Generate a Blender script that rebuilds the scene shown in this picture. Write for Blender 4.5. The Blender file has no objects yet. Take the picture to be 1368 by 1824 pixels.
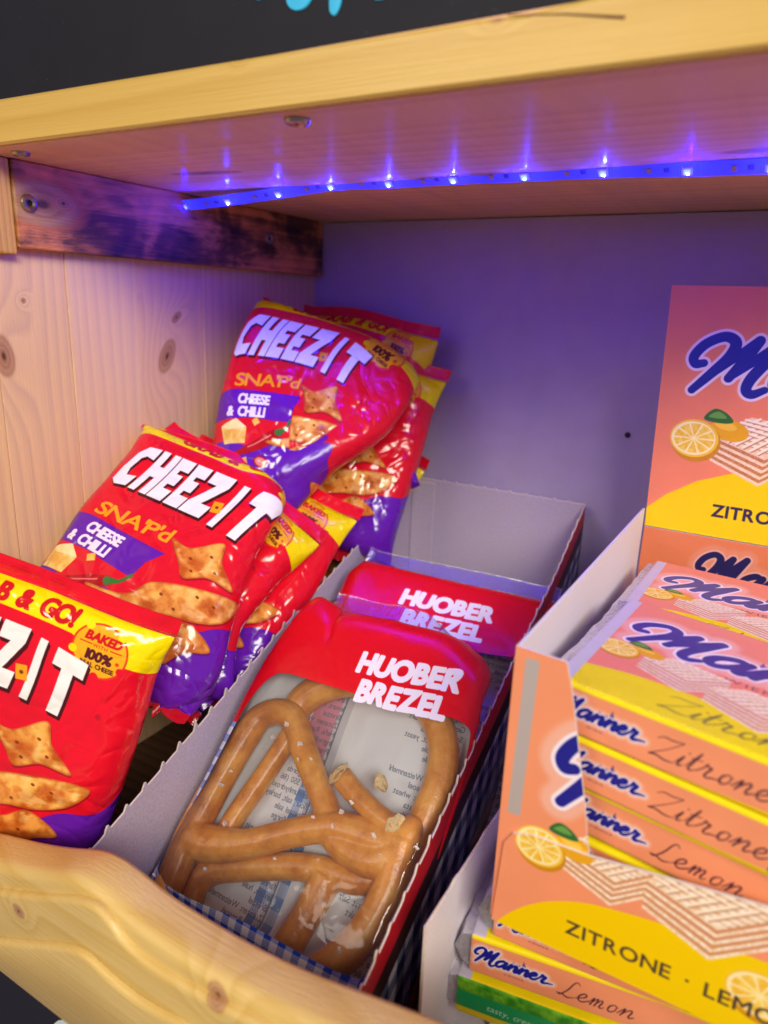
import bpy, bmesh, math, random
import numpy as np
from mathutils import Vector, Matrix

# ------------------------------------------------------------------ camera, world, lights, exposure
sc = bpy.context.scene
COL = sc.collection
F, CX, CY = 1264., 684., 912.
def cam_axes(pitch=16.1, roll=2.15, yaw=29.7):
    p, r, y = np.radians([pitch, roll, yaw])
    fwd = np.array([-np.sin(y)*np.cos(p), np.cos(y)*np.cos(p), -np.sin(p)])
    right = np.array([np.cos(y), np.sin(y), 0]); down = np.cross(fwd, right)
    return np.stack([right*np.cos(r)-down*np.sin(r), right*np.sin(r)+down*np.cos(r), fwd], 1)
M3 = cam_axes()
cam = bpy.data.cameras.new('camera'); camo = bpy.data.objects.new('camera', cam); COL.objects.link(camo)
cam.sensor_fit = 'VERTICAL'; cam.sensor_height = 36; cam.lens = 36*F/1824
cam.clip_start = .01; cam.clip_end = 50
m = Matrix.Identity(4)
for i in range(3):
    m[i][0] = M3[i, 0]; m[i][1] = -M3[i, 1]; m[i][2] = -M3[i, 2]
camo.matrix_world = m
cam.dof.use_dof = True; cam.dof.focus_distance = .42; cam.dof.aperture_fstop = 6.3
sc.camera = camo
w = bpy.data.worlds.new('World'); sc.world = w; w.use_nodes = True
w.node_tree.nodes['Background'].inputs[0].default_value = (.86, .71, .90, 1)
w.node_tree.nodes['Background'].inputs[1].default_value = .21
def area(name, loc, target, size, energy, col):
    l = bpy.data.lights.new(name, 'AREA'); l.shape = 'RECTANGLE'; l.size, l.size_y = size; l.energy = energy; l.color = col
    o = bpy.data.objects.new(name, l); COL.objects.link(o); o.location = loc
    o.rotation_euler = (Vector(target)-Vector(loc)).to_track_quat('-Z', 'Y').to_euler()
    return o
area('ceiling_lamp', (.95, -.85, .80), (-.25, .35, -.15), (1.0, .5), 37, (1, .93, .80))
area('hall_lamp', (-.9, -1.6, .9), (-.2, .3, -.15), (1.2, .8), 14, (1, .93, .82))
sc.view_settings.view_transform = 'Standard'; sc.view_settings.look = 'None'
sc.view_settings.exposure = 0; sc.view_settings.gamma = 1
sc.cycles.use_denoising = True
sc.cycles.max_bounces = 12; sc.cycles.transparent_max_bounces = 16
sc.cycles.sample_clamp_indirect = 6

# ------------------------------------------------------------------ geometry of the view: a photo point on a plane of the place
def ray(x, y): return M3 @ np.array([(x-CX)/F, (y-CY)/F, 1.])
def at(x, y, axis, val):
    d = ray(x, y); return d*(val/d[axis])
def near(px, P, wd, far=False):
    d = ray(*px); d /= np.linalg.norm(d); P = np.asarray(P, float); b = d@P
    disc = max(b*b-P@P+wd*wd, 0); return d*(b+math.sqrt(disc)*(1 if far else -1))
def unit(v): v = np.asarray(v, float); return v/np.linalg.norm(v)

# ------------------------------------------------------------------ helpers
def lin(c):
    if isinstance(c, str): c = [int(c[i:i+2], 16)/255 for i in (0, 2, 4)]
    return tuple(x/12.92 if x < .04045 else ((x+.055)/1.055)**2.4 for x in c)
def srgb(h): return np.array([int(h[i:i+2], 16)/255 for i in (0, 2, 4)], np.float32)

class NT:
    def __init__(s, name):
        s.m = bpy.data.materials.new(name); s.m.use_nodes = True; s.t = s.m.node_tree
        s.b = s.t.nodes['Principled BSDF']; s.out = s.t.nodes['Material Output']
    def n(s, typ, **kw):
        nd = s.t.nodes.new(typ)
        for k, v in kw.items():
            if k.startswith('i_'): nd.inputs[k[2:].replace('_', ' ')].default_value = v
            else: setattr(nd, k, v)
        return nd
    def l(s, a, b): s.t.links.new(a, b)
    def put(s, sock, v):
        if hasattr(v, 'is_linked') or hasattr(v, 'links'): s.l(v, sock)
        else: sock.default_value = v[:3] if isinstance(v, tuple) and sock.type == 'VECTOR' else v
    def math(s, op, a, b=0., c=None):
        nd = s.n('ShaderNodeMath', operation=op); s.put(nd.inputs[0], a); s.put(nd.inputs[1], b)
        if c is not None: s.put(nd.inputs[2], c)
        return nd.outputs[0]
    def mix(s, fac, a, b, blend='MIX'):
        nd = s.n('ShaderNodeMix', data_type='RGBA', blend_type=blend)
        s.put(nd.inputs[0], fac)
        for k, v in ((6, a), (7, b)):
            if isinstance(v, tuple) and len(v) == 3: v = v+(1,)
            s.put(nd.inputs[k], v)
        return nd.outputs[2]
    def ramp(s, fac, stops):
        nd = s.n('ShaderNodeValToRGB'); s.put(nd.inputs[0], fac); e = nd.color_ramp.elements
        while len(e) < len(stops): e.new(.5)
        for q, (p, c) in zip(e, stops):
            q.position = p; q.color = tuple(c)+((1,) if len(c) == 3 else ())
        return nd.outputs[0]
    def coords(s, scale=(1, 1, 1), rot=(0, 0, 0), loc=(0, 0, 0), kind='Object'):
        tc = s.n('ShaderNodeTexCoord'); mp = s.n('ShaderNodeMapping')
        mp.inputs['Location'].default_value = loc; mp.inputs['Rotation'].default_value = rot; mp.inputs['Scale'].default_value = scale
        s.l(tc.outputs[kind], mp.inputs[0]); return mp.outputs[0]
    def noise(s, vec, scale, detail=3, rough=.5, dist=0.):
        nd = s.n('ShaderNodeTexNoise'); s.l(vec, nd.inputs['Vector'])
        nd.inputs['Scale'].default_value = scale; nd.inputs['Detail'].default_value = detail
        nd.inputs['Roughness'].default_value = rough; nd.inputs['Distortion'].default_value = dist
        return nd.outputs[0]
    def bump(s, h, dist=.001, strength=1.):
        nd = s.n('ShaderNodeBump'); s.l(h, nd.inputs['Height']); nd.inputs['Distance'].default_value = dist
        nd.inputs['Strength'].default_value = strength; s.l(nd.outputs[0], s.b.inputs['Normal'])
    def set(s, **kw):
        for k, v in kw.items():
            k = k.replace('_', ' ')
            if isinstance(v, tuple) and len(v) == 3: v = v+(1,)
            s.put(s.b.inputs[k], v)
        return s

def plain(name, col, rough=.5, var=0., scale=200., bump=0., **kw):
    t = NT(name); c = lin(col) if isinstance(col, str) else col
    t.set(Roughness=rough, **kw)
    v = t.coords()
    nz = t.noise(v, scale, 4)
    t.set(Base_Color=t.mix(nz, tuple(x*(1-var) for x in c), tuple(min(1, x*(1+var)) for x in c)))
    if bump: t.bump(nz, bump)
    return t.m

def wood(name, light, dark, along, knots=(), rings=110., rough=.5, coat=0., seed=0., grain=.6, bump=.0003, char=None, stretch=14., cvar=False):
    """pine: growth bands across the board, fibres along it, knots at given points (world metres)."""
    t = NT(name); L, D = lin(light), lin(dark)
    ax = 'xyz'.index(along)
    sc1 = [1., 1., 1.]; sc1[ax] = 1/stretch
    v = t.coords(scale=tuple(sc1), loc=(seed, seed*1.7, seed*.6))
    raw = t.coords()
    dist = None; kmask = None; kcol = None
    big = t.noise(v, 9., 2, .5)
    x = t.math('MULTIPLY', big, 9.)
    for (p, r, el, ang) in knots:
        # metric in the board plane, stretched along the fibre
        mp = t.n('ShaderNodeMapping'); t.l(raw, mp.inputs[0]); mp.vector_type = 'TEXTURE'
        mp.inputs['Location'].default_value = p
        rot = [0, 0, 0]; nax = ang[0]; rot[nax] = ang[1]; mp.inputs['Rotation'].default_value = rot
        s_ = [r, r, r]; s_[ax] = r*el; s_[nax] = 50.
        mp.inputs['Scale'].default_value = s_
        ln = t.n('ShaderNodeVectorMath', operation='LENGTH')
        wob = t.n('ShaderNodeMix', data_type='VECTOR'); wob.inputs[0].default_value = .12
        nn = t.n('ShaderNodeTexNoise'); t.l(mp.outputs[0], nn.inputs['Vector']); nn.inputs['Scale'].default_value = 1.3
        t.l(mp.outputs[0], wob.inputs[4]); t.l(nn.outputs[1], wob.inputs[5])
        t.l(wob.outputs[1], ln.inputs[0]); d = ln.outputs['Value']
        fall = t.math('POWER', 2.718, t.math('MULTIPLY', t.math('MULTIPLY', d, d), -.18))
        x = t.math('ADD', x, t.math('MULTIPLY', fall, 2.2))
        c = t.ramp(t.math('MULTIPLY', d, .5), [(0, (.045, .016, .006)), (.07, (.14, .055, .02)), (.11, (.36, .17, .065)), (.2, (.50, .27, .12)), (.24, (.40, .19, .075)), (.34, (.54, .30, .14)), (.45, (.46, .23, .09)), (.52, D), (.65, L)])
        ks = t.n('ShaderNodeMapRange'); t.l(d, ks.inputs[0]); ks.inputs[1].default_value = 1.3; ks.inputs[2].default_value = .8
        if kmask is None: kmask, kcol = [], []
        kmask.append(ks.outputs[0]); kcol.append(c)
    # growth bands: the position across the fibre plus slow wander
    sep = t.n('ShaderNodeSeparateXYZ'); t.l(raw, sep.inputs[0])
    others = [i for i in range(3) if i != ax]
    across = t.math('ADD', sep.outputs[others[0]], sep.outputs[others[1]])
    ph = t.math('ADD', t.math('MULTIPLY', across, rings), x)
    band = t.math('FRACT', ph)
    col = t.ramp(band, [(0, L), (.45, tuple(a*.6+b*.4 for a, b in zip(L, D))), (.82, D), (.92, tuple(a*.5+b*.5 for a, b in zip(L, D))), (1, L)])
    wide = t.noise(v, 30., 3, .6)
    col = t.mix(t.math('MULTIPLY', wide, 1-grain), col, L)
    fine = t.coords(scale=tuple(1/40. if i == ax else 1. for i in range(3)))
    fib = t.noise(fine, 900., 3, .6)
    col = t.mix(t.math('MULTIPLY', fib, .30), col, D)
    if kmask:
        for k, c in zip(kmask, kcol): col = t.mix(k, col, c)
    if char:
        n1 = t.noise(t.coords(scale=tuple(.16 if i == ax else 1. for i in range(3)), loc=(char[0], char[1], 2)), 60., 6, .72, .6)
        n2 = t.noise(t.coords(loc=(char[1], char[0], 1)), 16., 3, .6, .5)
        f = t.ramp(t.math('ADD', t.math('MULTIPLY', n1, .6), t.math('MULTIPLY', n2, .75)), [(.56, (0, 0, 0)), (.64, (.3, .3, .3)), (.72, (.8, .8, .8)), (.82, (1, 1, 1))])
        if kmask:
            for k in kmask: f = t.mix(t.math('MULTIPLY', k, .95), f, (0, 0, 0))
        col = t.mix(f, col, (.018, .010, .012))
    t.set(Base_Color=col, Roughness=rough, Coat_Weight=coat, Coat_Roughness=.30)
    if cvar:
        pn = t.noise(t.coords(scale=(1, .05, 1)), 34., 3, .7); t.l(t.ramp(pn, [(.44, (0, 0, 0)), (.68, (coat*2,)*3)]), t.b.inputs['Coat Weight']); t.b.inputs['Coat Roughness'].default_value = .17
    if bump: t.bump(t.math('ADD', fib, t.math('MULTIPLY', band, .3)), bump)
    return t.m

def link(name, me, mats, parent=None, label=None, cat=None, group=None, kind=None, smooth=False):
    o = bpy.data.objects.new(name, me); COL.objects.link(o)
    for mt in (mats if isinstance(mats, (list, tuple)) else [mats]):
        if not me.materials or len(me.materials) < (len(mats) if isinstance(mats, (list, tuple)) else 1): me.materials.append(mt)
    if parent: o.parent = parent
    for k, v in (('label', label), ('category', cat), ('group', group), ('kind', kind)):
        if v: o[k] = v
    if smooth: me.polygons.foreach_set('use_smooth', [True]*len(me.polygons))
    return o
def empty(name, loc, label, cat, group=None):
    o = bpy.data.objects.new(name, None); COL.objects.link(o); o.empty_display_size = .02
    o['label'] = label; o['category'] = cat
    if group: o['group'] = group
    o.location = loc
    return o
def child(name, me, mats, root, label=None, smooth=False, keep=True):
    """a part whose mesh is written in world metres"""
    o = link(name, me, mats, root, label=label, smooth=smooth)
    if keep: o.matrix_parent_inverse = wm(root).inverted()
    return o
def wm(o):
    m = o.matrix_basis.copy()
    while o.parent:
        m = o.parent.matrix_basis @ (o.matrix_parent_inverse @ m); o = o.parent
    return m
def mesh(name, V, Fc, uv=None, mi=None):
    me = bpy.data.meshes.new(name); me.from_pydata([tuple(map(float, v)) for v in V], [], [tuple(f) for f in Fc])
    if uv is not None:
        lay = me.uv_layers.new(name='UVMap')
        idx = np.empty(len(me.loops), np.int32); me.loops.foreach_get('vertex_index', idx)
        lay.data.foreach_set('uv', np.asarray(uv, np.float32)[idx].ravel())
    if mi is not None: me.polygons.foreach_set('material_index', list(mi))
    me.update(); return me
def boxmesh(name, O, ax, ay, az, bev=.0006, seg=2):
    """box from corner O along three edge vectors, edges eased"""
    O, ax, ay, az = map(np.asarray, (O, ax, ay, az))
    bm = bmesh.new(); vs = []
    for k in range(8):
        vs.append(bm.verts.new(tuple(O+ax*(k & 1)+ay*((k >> 1) & 1)+az*((k >> 2) & 1))))
    for f in ((0, 2, 3, 1), (4, 5, 7, 6), (0, 1, 5, 4), (2, 6, 7, 3), (0, 4, 6, 2), (1, 3, 7, 5)): bm.faces.new([vs[i] for i in f])
    bmesh.ops.recalc_face_normals(bm, faces=bm.faces)
    if bev: bmesh.ops.bevel(bm, geom=bm.edges[:]+bm.verts[:], offset=bev, segments=seg, profile=.5, affect='EDGES')
    me = bpy.data.meshes.new(name); bm.to_mesh(me); bm.free(); return me
def joinmesh(name, parts):
    V, Fs, n = [], [], 0
    for v, f in parts:
        V += [tuple(p) for p in v]; Fs += [tuple(i+n for i in q) for q in f]; n += len(v)
    return mesh(name, V, Fs)
def catmull(P, n=8, closed=False):
    P = np.asarray(P, float)
    Q = np.vstack([P[-1], P, P[0], P[1]]) if closed else np.vstack([2*P[0]-P[1], P, 2*P[-1]-P[-2]])
    t = np.linspace(0, 1, n, endpoint=False)[:, None]; out = []
    for i in range(1, len(Q)-2):
        a, b, c, d = Q[i-1:i+3]
        out.append(.5*((2*b)+(c-a)*t+(2*a-5*b+4*c-d)*t*t+(3*b-a-3*c+d)*t**3))
    out = np.vstack(out)
    return out if closed else np.vstack([out, P[-1]])
def tube(path, rad, ns=14, caps=True):
    path = np.asarray(path, float); n = len(path); rad = np.broadcast_to(rad, n)
    T = np.gradient(path, axis=0); T /= np.linalg.norm(T, axis=1)[:, None]+1e-12
    up = np.array([0, -.7, .7]); V, Fs = [], []
    for i in range(n):
        a = unit(np.cross(T[i], up)+1e-9); b = np.cross(T[i], a)
        for k in range(ns):
            th = 2*math.pi*k/ns; V.append(path[i]+rad[i]*(a*math.cos(th)+b*math.sin(th)))
    for i in range(n-1):
        for k in range(ns):
            Fs.append((i*ns+k, i*ns+(k+1) % ns, (i+1)*ns+(k+1) % ns, (i+1)*ns+k))
    if caps:
        for i, s in ((0, -1), (n-1, 1)):
            V.append(path[i]+T[i]*s*rad[i]*.45); c = len(V)-1
            for k in range(ns):
                q = (i*ns+k, i*ns+(k+1) % ns, c); Fs.append(q if s > 0 else q[::-1])
    return V, Fs

# ------------------------------------------------------------------ printed artwork: a small vector rasteriser (all drawn here, nothing loaded)
RNG = np.random.default_rng(7)
def vnoise(H, W, cell, oct=3):
    out = np.zeros((H, W), np.float32); amp = 1; tot = 0
    for o in range(oct):
        c = max(cell/2**o, 1.01); gh, gw = int(H/c)+3, int(W/c)+3
        g = RNG.random((gh, gw)).astype(np.float32)
        y = np.arange(H)/c; x = np.arange(W)/c; yi = y.astype(int); xi = x.astype(int); fy = (y-yi)[:, None]; fx = (x-xi)[None]
        fy = fy*fy*(3-2*fy); fx = fx*fx*(3-2*fx)
        a = g[yi][:, xi]; b = g[yi][:, xi+1]; c_ = g[yi+1][:, xi]; d = g[yi+1][:, xi+1]
        out += amp*((a*(1-fx)+b*fx)*(1-fy)+(c_*(1-fx)+d*fx)*fy); tot += amp; amp *= .5
    return out/tot
_glyph = {}
def glyph(ch):
    if ch in _glyph: return _glyph[ch]
    c = bpy.data.curves.new('g', 'FONT'); c.body = ch; c.size = 1.; c.resolution_u = 4
    o = bpy.data.objects.new('g', c); COL.objects.link(o)
    dg = bpy.context.evaluated_depsgraph_get(); dg.update(); me = o.evaluated_get(dg).to_mesh()
    cnt = {}
    for p in me.polygons:
        vs = list(p.vertices)
        for a, b in zip(vs, vs[1:]+vs[:1]):
            k = (min(a, b), max(a, b)); cnt[k] = cnt.get(k, 0)+1
    co = np.array([v.co[:2] for v in me.vertices]) if len(me.vertices) else np.zeros((0, 2))
    E = np.array([[co[a], co[b]] for (a, b), n in cnt.items() if n == 1]) if cnt else np.zeros((0, 2, 2))
    o.evaluated_get(dg).to_mesh_clear(); bpy.data.objects.remove(o); bpy.data.curves.remove(c)
    wd = (E[:, :, 0].min(), E[:, :, 0].max()) if len(E) else (0, .28)
    _glyph[ch] = (E, wd); return _glyph[ch]

class Art:
    """canvas in millimetres, x right, y down from the top edge"""
    def __init__(s, w, h, ppm, bg):
        s.w, s.h, s.p = w, h, ppm; s.W, s.H = int(w*ppm), int(h*ppm)
        s.a = np.ones((s.H, s.W, 4), np.float32); s.a[..., :3] = srgb(bg)
    def comp(s, m, col, al=1.):
        c = srgb(col) if isinstance(col, str) else col
        m = (m*al)[..., None]; s.a[..., :3] = s.a[..., :3]*(1-m)+c*m
        s.a[..., 3:] = s.a[..., 3:]*(1-m)+m
    def edges(s, E, out=None):
        """even-odd coverage of a soup of edges (mm)"""
        m = np.zeros((s.H, s.W+1), np.float32) if out is None else out
        E = np.asarray(E, float)*s.p
        if not len(E): return m[:, :s.W]
        SS = 3; y0 = max(0, int(E[:, :, 1].min())); y1 = min(s.H-1, int(E[:, :, 1].max())+1)
        for row in range(y0, y1+1):
            for k in range(SS):
                yy = row+(k+.5)/SS
                a, b = E[:, 0], E[:, 1]; hit = (a[:, 1] <= yy) != (b[:, 1] <= yy)
                if not hit.any(): continue
                a, b = a[hit], b[hit]; xs = np.sort(a[:, 0]+(yy-a[:, 1])*(b[:, 0]-a[:, 0])/(b[:, 1]-a[:, 1]))
                for u, v in zip(xs[::2], xs[1::2]):
                    u = min(max(u, 0), s.W-.001); v = min(max(v, 0), s.W-.001)
                    if v <= u: continue
                    iu, iv = int(u), int(v)
                    if iu == iv: m[row, iu] += (v-u)/SS
                    else:
                        m[row, iu] += (iu+1-u)/SS; m[row, iu+1:iv] += 1/SS; m[row, iv] += (v-iv)/SS
        return np.clip(m[:, :s.W], 0, 1)
    def pmask(s, P, smooth=0):
        P = catmull(P, smooth, True) if smooth else np.asarray(P, float)
        return s.edges(np.stack([P, np.roll(P, -1, 0)], 1))
    def poly(s, P, col, smooth=0, al=1.): s.comp(s.pmask(P, smooth), col, al)
    def sdf(s, segs, rad, grow=0.):
        """union of tapered capsules -> coverage"""
        m = np.zeros((s.H, s.W), np.float32)
        for (a, b), (r0, r1) in zip(segs, rad):
            R = max(r0, r1)+grow+1/s.p
            x0 = max(0, int((min(a[0], b[0])-R)*s.p)); x1 = min(s.W, int((max(a[0], b[0])+R)*s.p)+2)
            y0 = max(0, int((min(a[1], b[1])-R)*s.p)); y1 = min(s.H, int((max(a[1], b[1])+R)*s.p)+2)
            if x0 >= x1 or y0 >= y1: continue
            X = (np.arange(x0, x1)+.5)[None]/s.p; Y = (np.arange(y0, y1)+.5)[:, None]/s.p
            dx, dy = b[0]-a[0], b[1]-a[1]; t = np.clip(((X-a[0])*dx+(Y-a[1])*dy)/(dx*dx+dy*dy+1e-9), 0, 1)
            d = np.hypot(X-a[0]-t*dx, Y-a[1]-t*dy)-(r0+(r1-r0)*t)-grow
            m[y0:y1, x0:x1] = np.maximum(m[y0:y1, x0:x1], np.clip(.5-d*s.p, 0, 1))
        return m
    def strokes(s, paths, r, T, n=6):
        segs, rad = [], []
        for P in paths:
            P = np.asarray(P, float); rr = P[:, 2]*r if P.shape[1] > 2 else np.full(len(P), r)
            Q = catmull(np.column_stack([P[:, :2], rr]), n) if len(P) > 2 else np.column_stack([P[:, :2], rr])
            xy = T(Q[:, :2])
            for i in range(len(Q)-1): segs.append((xy[i], xy[i+1])); rad.append((Q[i, 2], Q[i+1, 2]))
        return segs, rad
    def tmask(s, txt, x, y, size, bold=0., sx=1., shear=0., rot=0., track=.06, align='l', wob=0., warp=None, fit=None):
        m = np.zeros((s.H, s.W), np.float32); pen = 0; gl = []
        for i, ch in enumerate(txt):
            E, (a, b) = glyph(ch)
            gl.append((E, pen-a)); pen += (b-a)+track+(.05 if ch == ' ' else 0)
        if fit: sx = fit/(pen*size)
        tw = pen*size*sx; off = {'l': 0, 'c': -tw/2, 'r': -tw}[align]
        rng = random.Random(len(txt)); c, sn = math.cos(rot), math.sin(rot)
        for E, px in gl:
            if not len(E): continue
            P = E.reshape(-1, 2).copy(); P[:, 0] += px
            if wob:
                cx, cy = P.mean(0); q = rng.uniform(-wob, wob); P -= (cx, cy)
                P = P@np.array([[math.cos(q), math.sin(q)], [-math.sin(q), math.cos(q)]])*(1+rng.uniform(-.3, .3)*wob); P += (cx, cy+rng.uniform(-.3, .3)*wob)
            P[:, 0] = (P[:, 0]+P[:, 1]*shear)*sx
            P *= size; P[:, 0] += off; P[:, 1] *= -1
            P = P@np.array([[c, sn], [-sn, c]]); P += (x, y)
            if warp: P = warp(P)
            e = P.reshape(-1, 2, 2); m = np.maximum(m, s.edges(e))
            if bold: m = np.maximum(m, s.sdf(list(e), [(bold, bold)]*len(e)))
        return m
    def text(s, txt, x, y, size, col, al=1., **k): s.comp(s.tmask(txt, x, y, size, **k), col, al)
    def ell(s, x, y, rx, ry, col, rot=0., al=1.):
        t = np.linspace(0, 2*math.pi, 40, endpoint=False); c, sn = math.cos(rot), math.sin(rot)
        X, Y = rx*np.cos(t), ry*np.sin(t); s.poly(np.stack([x+X*c-Y*sn, y+X*sn+Y*c], 1), col, al=al)
    def photo(s, m, lo, hi, cell=8, con=1.):
        """fill a mask with mottled colour, as a printed food photograph"""
        n = np.clip((vnoise(s.H, s.W, cell*s.p, 4)-.5)*con*2.2+.5, 0, 1)[..., None]
        c = srgb(lo)*(1-n)+srgb(hi)*n
        mm = m[..., None]; s.a[..., :3] = s.a[..., :3]*(1-mm)+c*mm; s.a[..., 3:] = np.maximum(s.a[..., 3:], mm)
    def image(s, name):
        im = bpy.data.images.new(name, s.W, s.H, alpha=True)
        im.pixels.foreach_set(np.ascontiguousarray(np.clip(s.a[::-1], 0, 1)).ravel()); im.update(); im.pack(); return im

def blur(m, k):
    for ax in (0, 1):
        c = np.cumsum(np.pad(m, [(k, k) if i == ax else (0, 0) for i in (0, 1)], 'edge'), ax)
        m = (c[2*k:, :]-c[:-2*k, :])/(2*k) if ax == 0 else (c[:, 2*k:]-c[:, :-2*k])/(2*k)
    return m

def cracker(A, P, smooth=6, holes=(), lo='C8661E', hi='F6B95A'):
    m = A.pmask(P, smooth); inner = blur(m, max(2, int(A.p*1.6)))[:m.shape[0], :m.shape[1]]
    A.comp(np.clip(np.roll(np.roll(m, int(A.p), 0), int(A.p*.7), 1), 0, 1), '5A0A18', .45)
    A.photo(m, lo, hi, 7, 1.1)
    edge = np.clip((.92-inner)*2.2, 0, 1)*m
    A.comp(edge, 'A84A12', .6)
    hl = np.clip((vnoise(A.H, A.W, 5*A.p, 2)-.58)*5, 0, 1)*m*(inner > .9)
    A.comp(hl, 'FFDA8C', .5)
    for x, y in holes: A.ell(x, y, 1.1, .8, '7A3010', .4, .85)

SCRIPT = {  # pen strokes of the round brush wordmark, unit = x-height .5, third number = pen weight
 'M': ([[(.10,.42,.8),(-.02,.40,.9),(-.10,.55,1),(-.02,.80,1),(.20,.95,1),(.40,.84,1.1),(.42,.58,1.1),(.30,.25,1),(.14,-.12,.8)],
        [(.22,.05,.6),(.44,.44,.8),(.72,.90,1)], [(.72,.90,1),(.66,.50,1.1),(.58,.16,.9)], [(.58,.16,.7),(.82,.54,.9),(1.08,.94,1)],
        [(1.08,.94,1),(.98,.52,1.1),(.90,.18,1.1),(.92,-.04,1),(1.04,-.12,.9),(1.18,-.02,.7)]], 1.18),
 'a': ([[(.52,.44,.8),(.34,.50,1),(.12,.36,1),(.06,.14,1.05),(.18,.00,1),(.36,.12,.9),(.54,.46,.9)], [(.54,.46,1),(.48,.18,1),(.54,.01,1),(.70,.12,.7)]], .62),
 'n': ([[(-.02,.10,.6),(.14,.40,.8),(.20,.46,1),(.18,.24,1),(.14,.02,.9)], [(.14,.06,.6),(.30,.36,.8),(.44,.47,1),(.50,.36,1.05),(.46,.12,1),(.52,.01,1),(.68,.12,.7)]], .60),
 'e': ([[(-.02,.10,.6),(.16,.18,.7),(.34,.30,.9),(.36,.44,1),(.24,.48,1),(.10,.32,1),(.10,.12,1.05),(.24,.00,1),(.40,.04,.9),(.54,.18,.6)]], .48),
 'r': ([[(-.02,.10,.6),(.14,.34,.7),(.18,.52,.9),(.26,.44,1),(.38,.42,1),(.32,.22,1),(.30,.04,1),(.40,-.01,.9),(.58,.06,.8),(.86,.10,.5)]], .6),
 'Z': ([[(-.15,.78,.3),(.05,.92,.6),(.35,.90,.7),(.75,.96,.5)], [(.75,.96,.4),(.40,.50,.4),(-.10,.02,.6)], [(-.10,.02,.9),(.15,.06,1),(.50,-.02,.9),(.85,.02,.3)]], .72),
 'i': ([[(.0,.10,.4),(.16,.46,.8),(.10,.10,1),(.16,.0,.8),(.28,.10,.4)], [(.24,.66,.8),(.25,.67,.8)]], .26),
 't': ([[(.0,.10,.4),(.24,.85,.7),(.12,.14,1),(.20,.0,.8),(.34,.10,.4)], [(.04,.52,.5),(.40,.56,.5)]], .30),
 'o': ([[(.26,.46,.6),(.10,.34,1),(.08,.10,1),(.20,.0,.9),(.36,.14,.7),(.36,.36,.6),(.26,.46,.5),(.44,.36,.4)]], .40),
 'L': ([[(.62,.86,.5),(.48,.98,.7),(.36,.84,.8),(.26,.40,.9),(.06,.02,.8),(-.12,.06,.6)], [(-.12,.06,.5),(.10,.06,.9),(.40,-.04,1),(.66,.06,.4)]], .62),
 'm': ([[(-.02,.10,.4),(.12,.46,.8),(.08,.02,1)], [(.08,.10,.4),(.24,.44,.7),(.30,.40,.9),(.26,.02,1)], [(.26,.10,.4),(.42,.44,.7),(.50,.36,.9),(.46,.08,1),(.54,.0,.8),(.66,.10,.4)]], .64),
}
def script(A, txt, x, y, size, r, shear=.30, rot=0., gap=0., sx=1.):
    paths = []; pen = 0
    for ch in txt:
        st, adv = SCRIPT[ch]
        for p in st: paths.append([(q[0]+pen, q[1], q[2]) for q in p])
        pen += adv+gap
    c, sn = math.cos(rot), math.sin(rot)
    def T(Q):
        X = (Q[:, 0]+Q[:, 1]*shear)*size*sx; Y = -Q[:, 1]*size
        return np.stack([x+X*c-Y*sn, y+X*sn+Y*c], 1)
    return A.strokes(paths, r*size, T)
def wordmark(A, x, y, size, rot=0., sub=True, ink='1B1F8C', halo='F3E6F0', town='WIEN', glow=.35, st=1.):
    sg, rd = script(A, 'Manner', x, y, size, .095, rot=rot, sx=st)
    g = A.sdf(sg, rd, size*.20); A.comp(blur(g, max(1, int(size*.06*A.p)))[:A.H, :A.W], halo, glow)
    if sub:
        bx, by = x+size*2.15, y-size*.52   # cathedral drawn in fine blue line behind the letters
        k = size*.5
        for P in ([(0, 0), (.06, -.5), (.12, -.2), (.5, -.25), (.62, -.05), (.62, .2), (0, .2)], [(.62, .2), (.66, -.3), (.78, -1.), (.90, -.3), (.94, .2)]):
            A.poly([(bx+k*px*1.6, by+k*py*.9) for px, py in P], '343694', al=.8)
        for q in range(7): A.poly([(bx+k*(.08+q*.2), by-k*.2), (bx+k*(.11+q*.2), by-k*.2), (bx+k*(.11+q*.2), by+k*.2), (bx+k*(.08+q*.2), by+k*.2)], 'C98A90', al=.5)
    A.comp(A.sdf(sg, rd, size*.055), halo)
    A.comp(A.sdf(sg, rd), ink)
    if sub: A.text(town, x+size*1.75, y+size*.42, size*.2, '7A4460', track=.25, sx=1.3)
def lemon(A, x, y, r):
    A.ell(x+r*1.5, y-r*.55, r*.85, r*.5, 'E8A820', .2); A.ell(x+r*1.3, y-r*.75, r*.5, r*.2, 'FFD95A', .2, .6)
    A.poly([(x+.3*r, y-1.0*r), (x+.7*r, y-1.5*r), (x+1.25*r, y-1.35*r), (x+1.6*r, y-.95*r), (x+1.0*r, y-.85*r)], '2F6A34', 5)
    A.poly([(x+.5*r, y-1.1*r), (x+.9*r, y-1.4*r), (x+1.3*r, y-1.1*r)], '66A04A', 5)
    A.ell(x+r*.1, y+r*.15, r*1.12, r*.98, 'C98818', .1, .9); A.ell(x, y, r*1.1, r*.92, 'F2C23A', .1); A.ell(x-.03*r, y, r*1.0, r*.82, 'FBEBB0', .1)
    m = np.zeros((A.H, A.W), np.float32)
    for k in range(10):
        a0, a1 = k*math.pi/5+.06, (k+1)*math.pi/5-.06
        P = [(x+.08*r*math.cos((a0+a1)/2), y+.07*r*math.sin((a0+a1)/2))]+[(x+.9*r*math.cos(a), y+.72*r*math.sin(a)) for a in np.linspace(a0, a1, 6)]
        m = np.maximum(m, A.pmask(P))
    A.photo(m, 'EDB42A', 'F8D868', 2)
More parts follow.
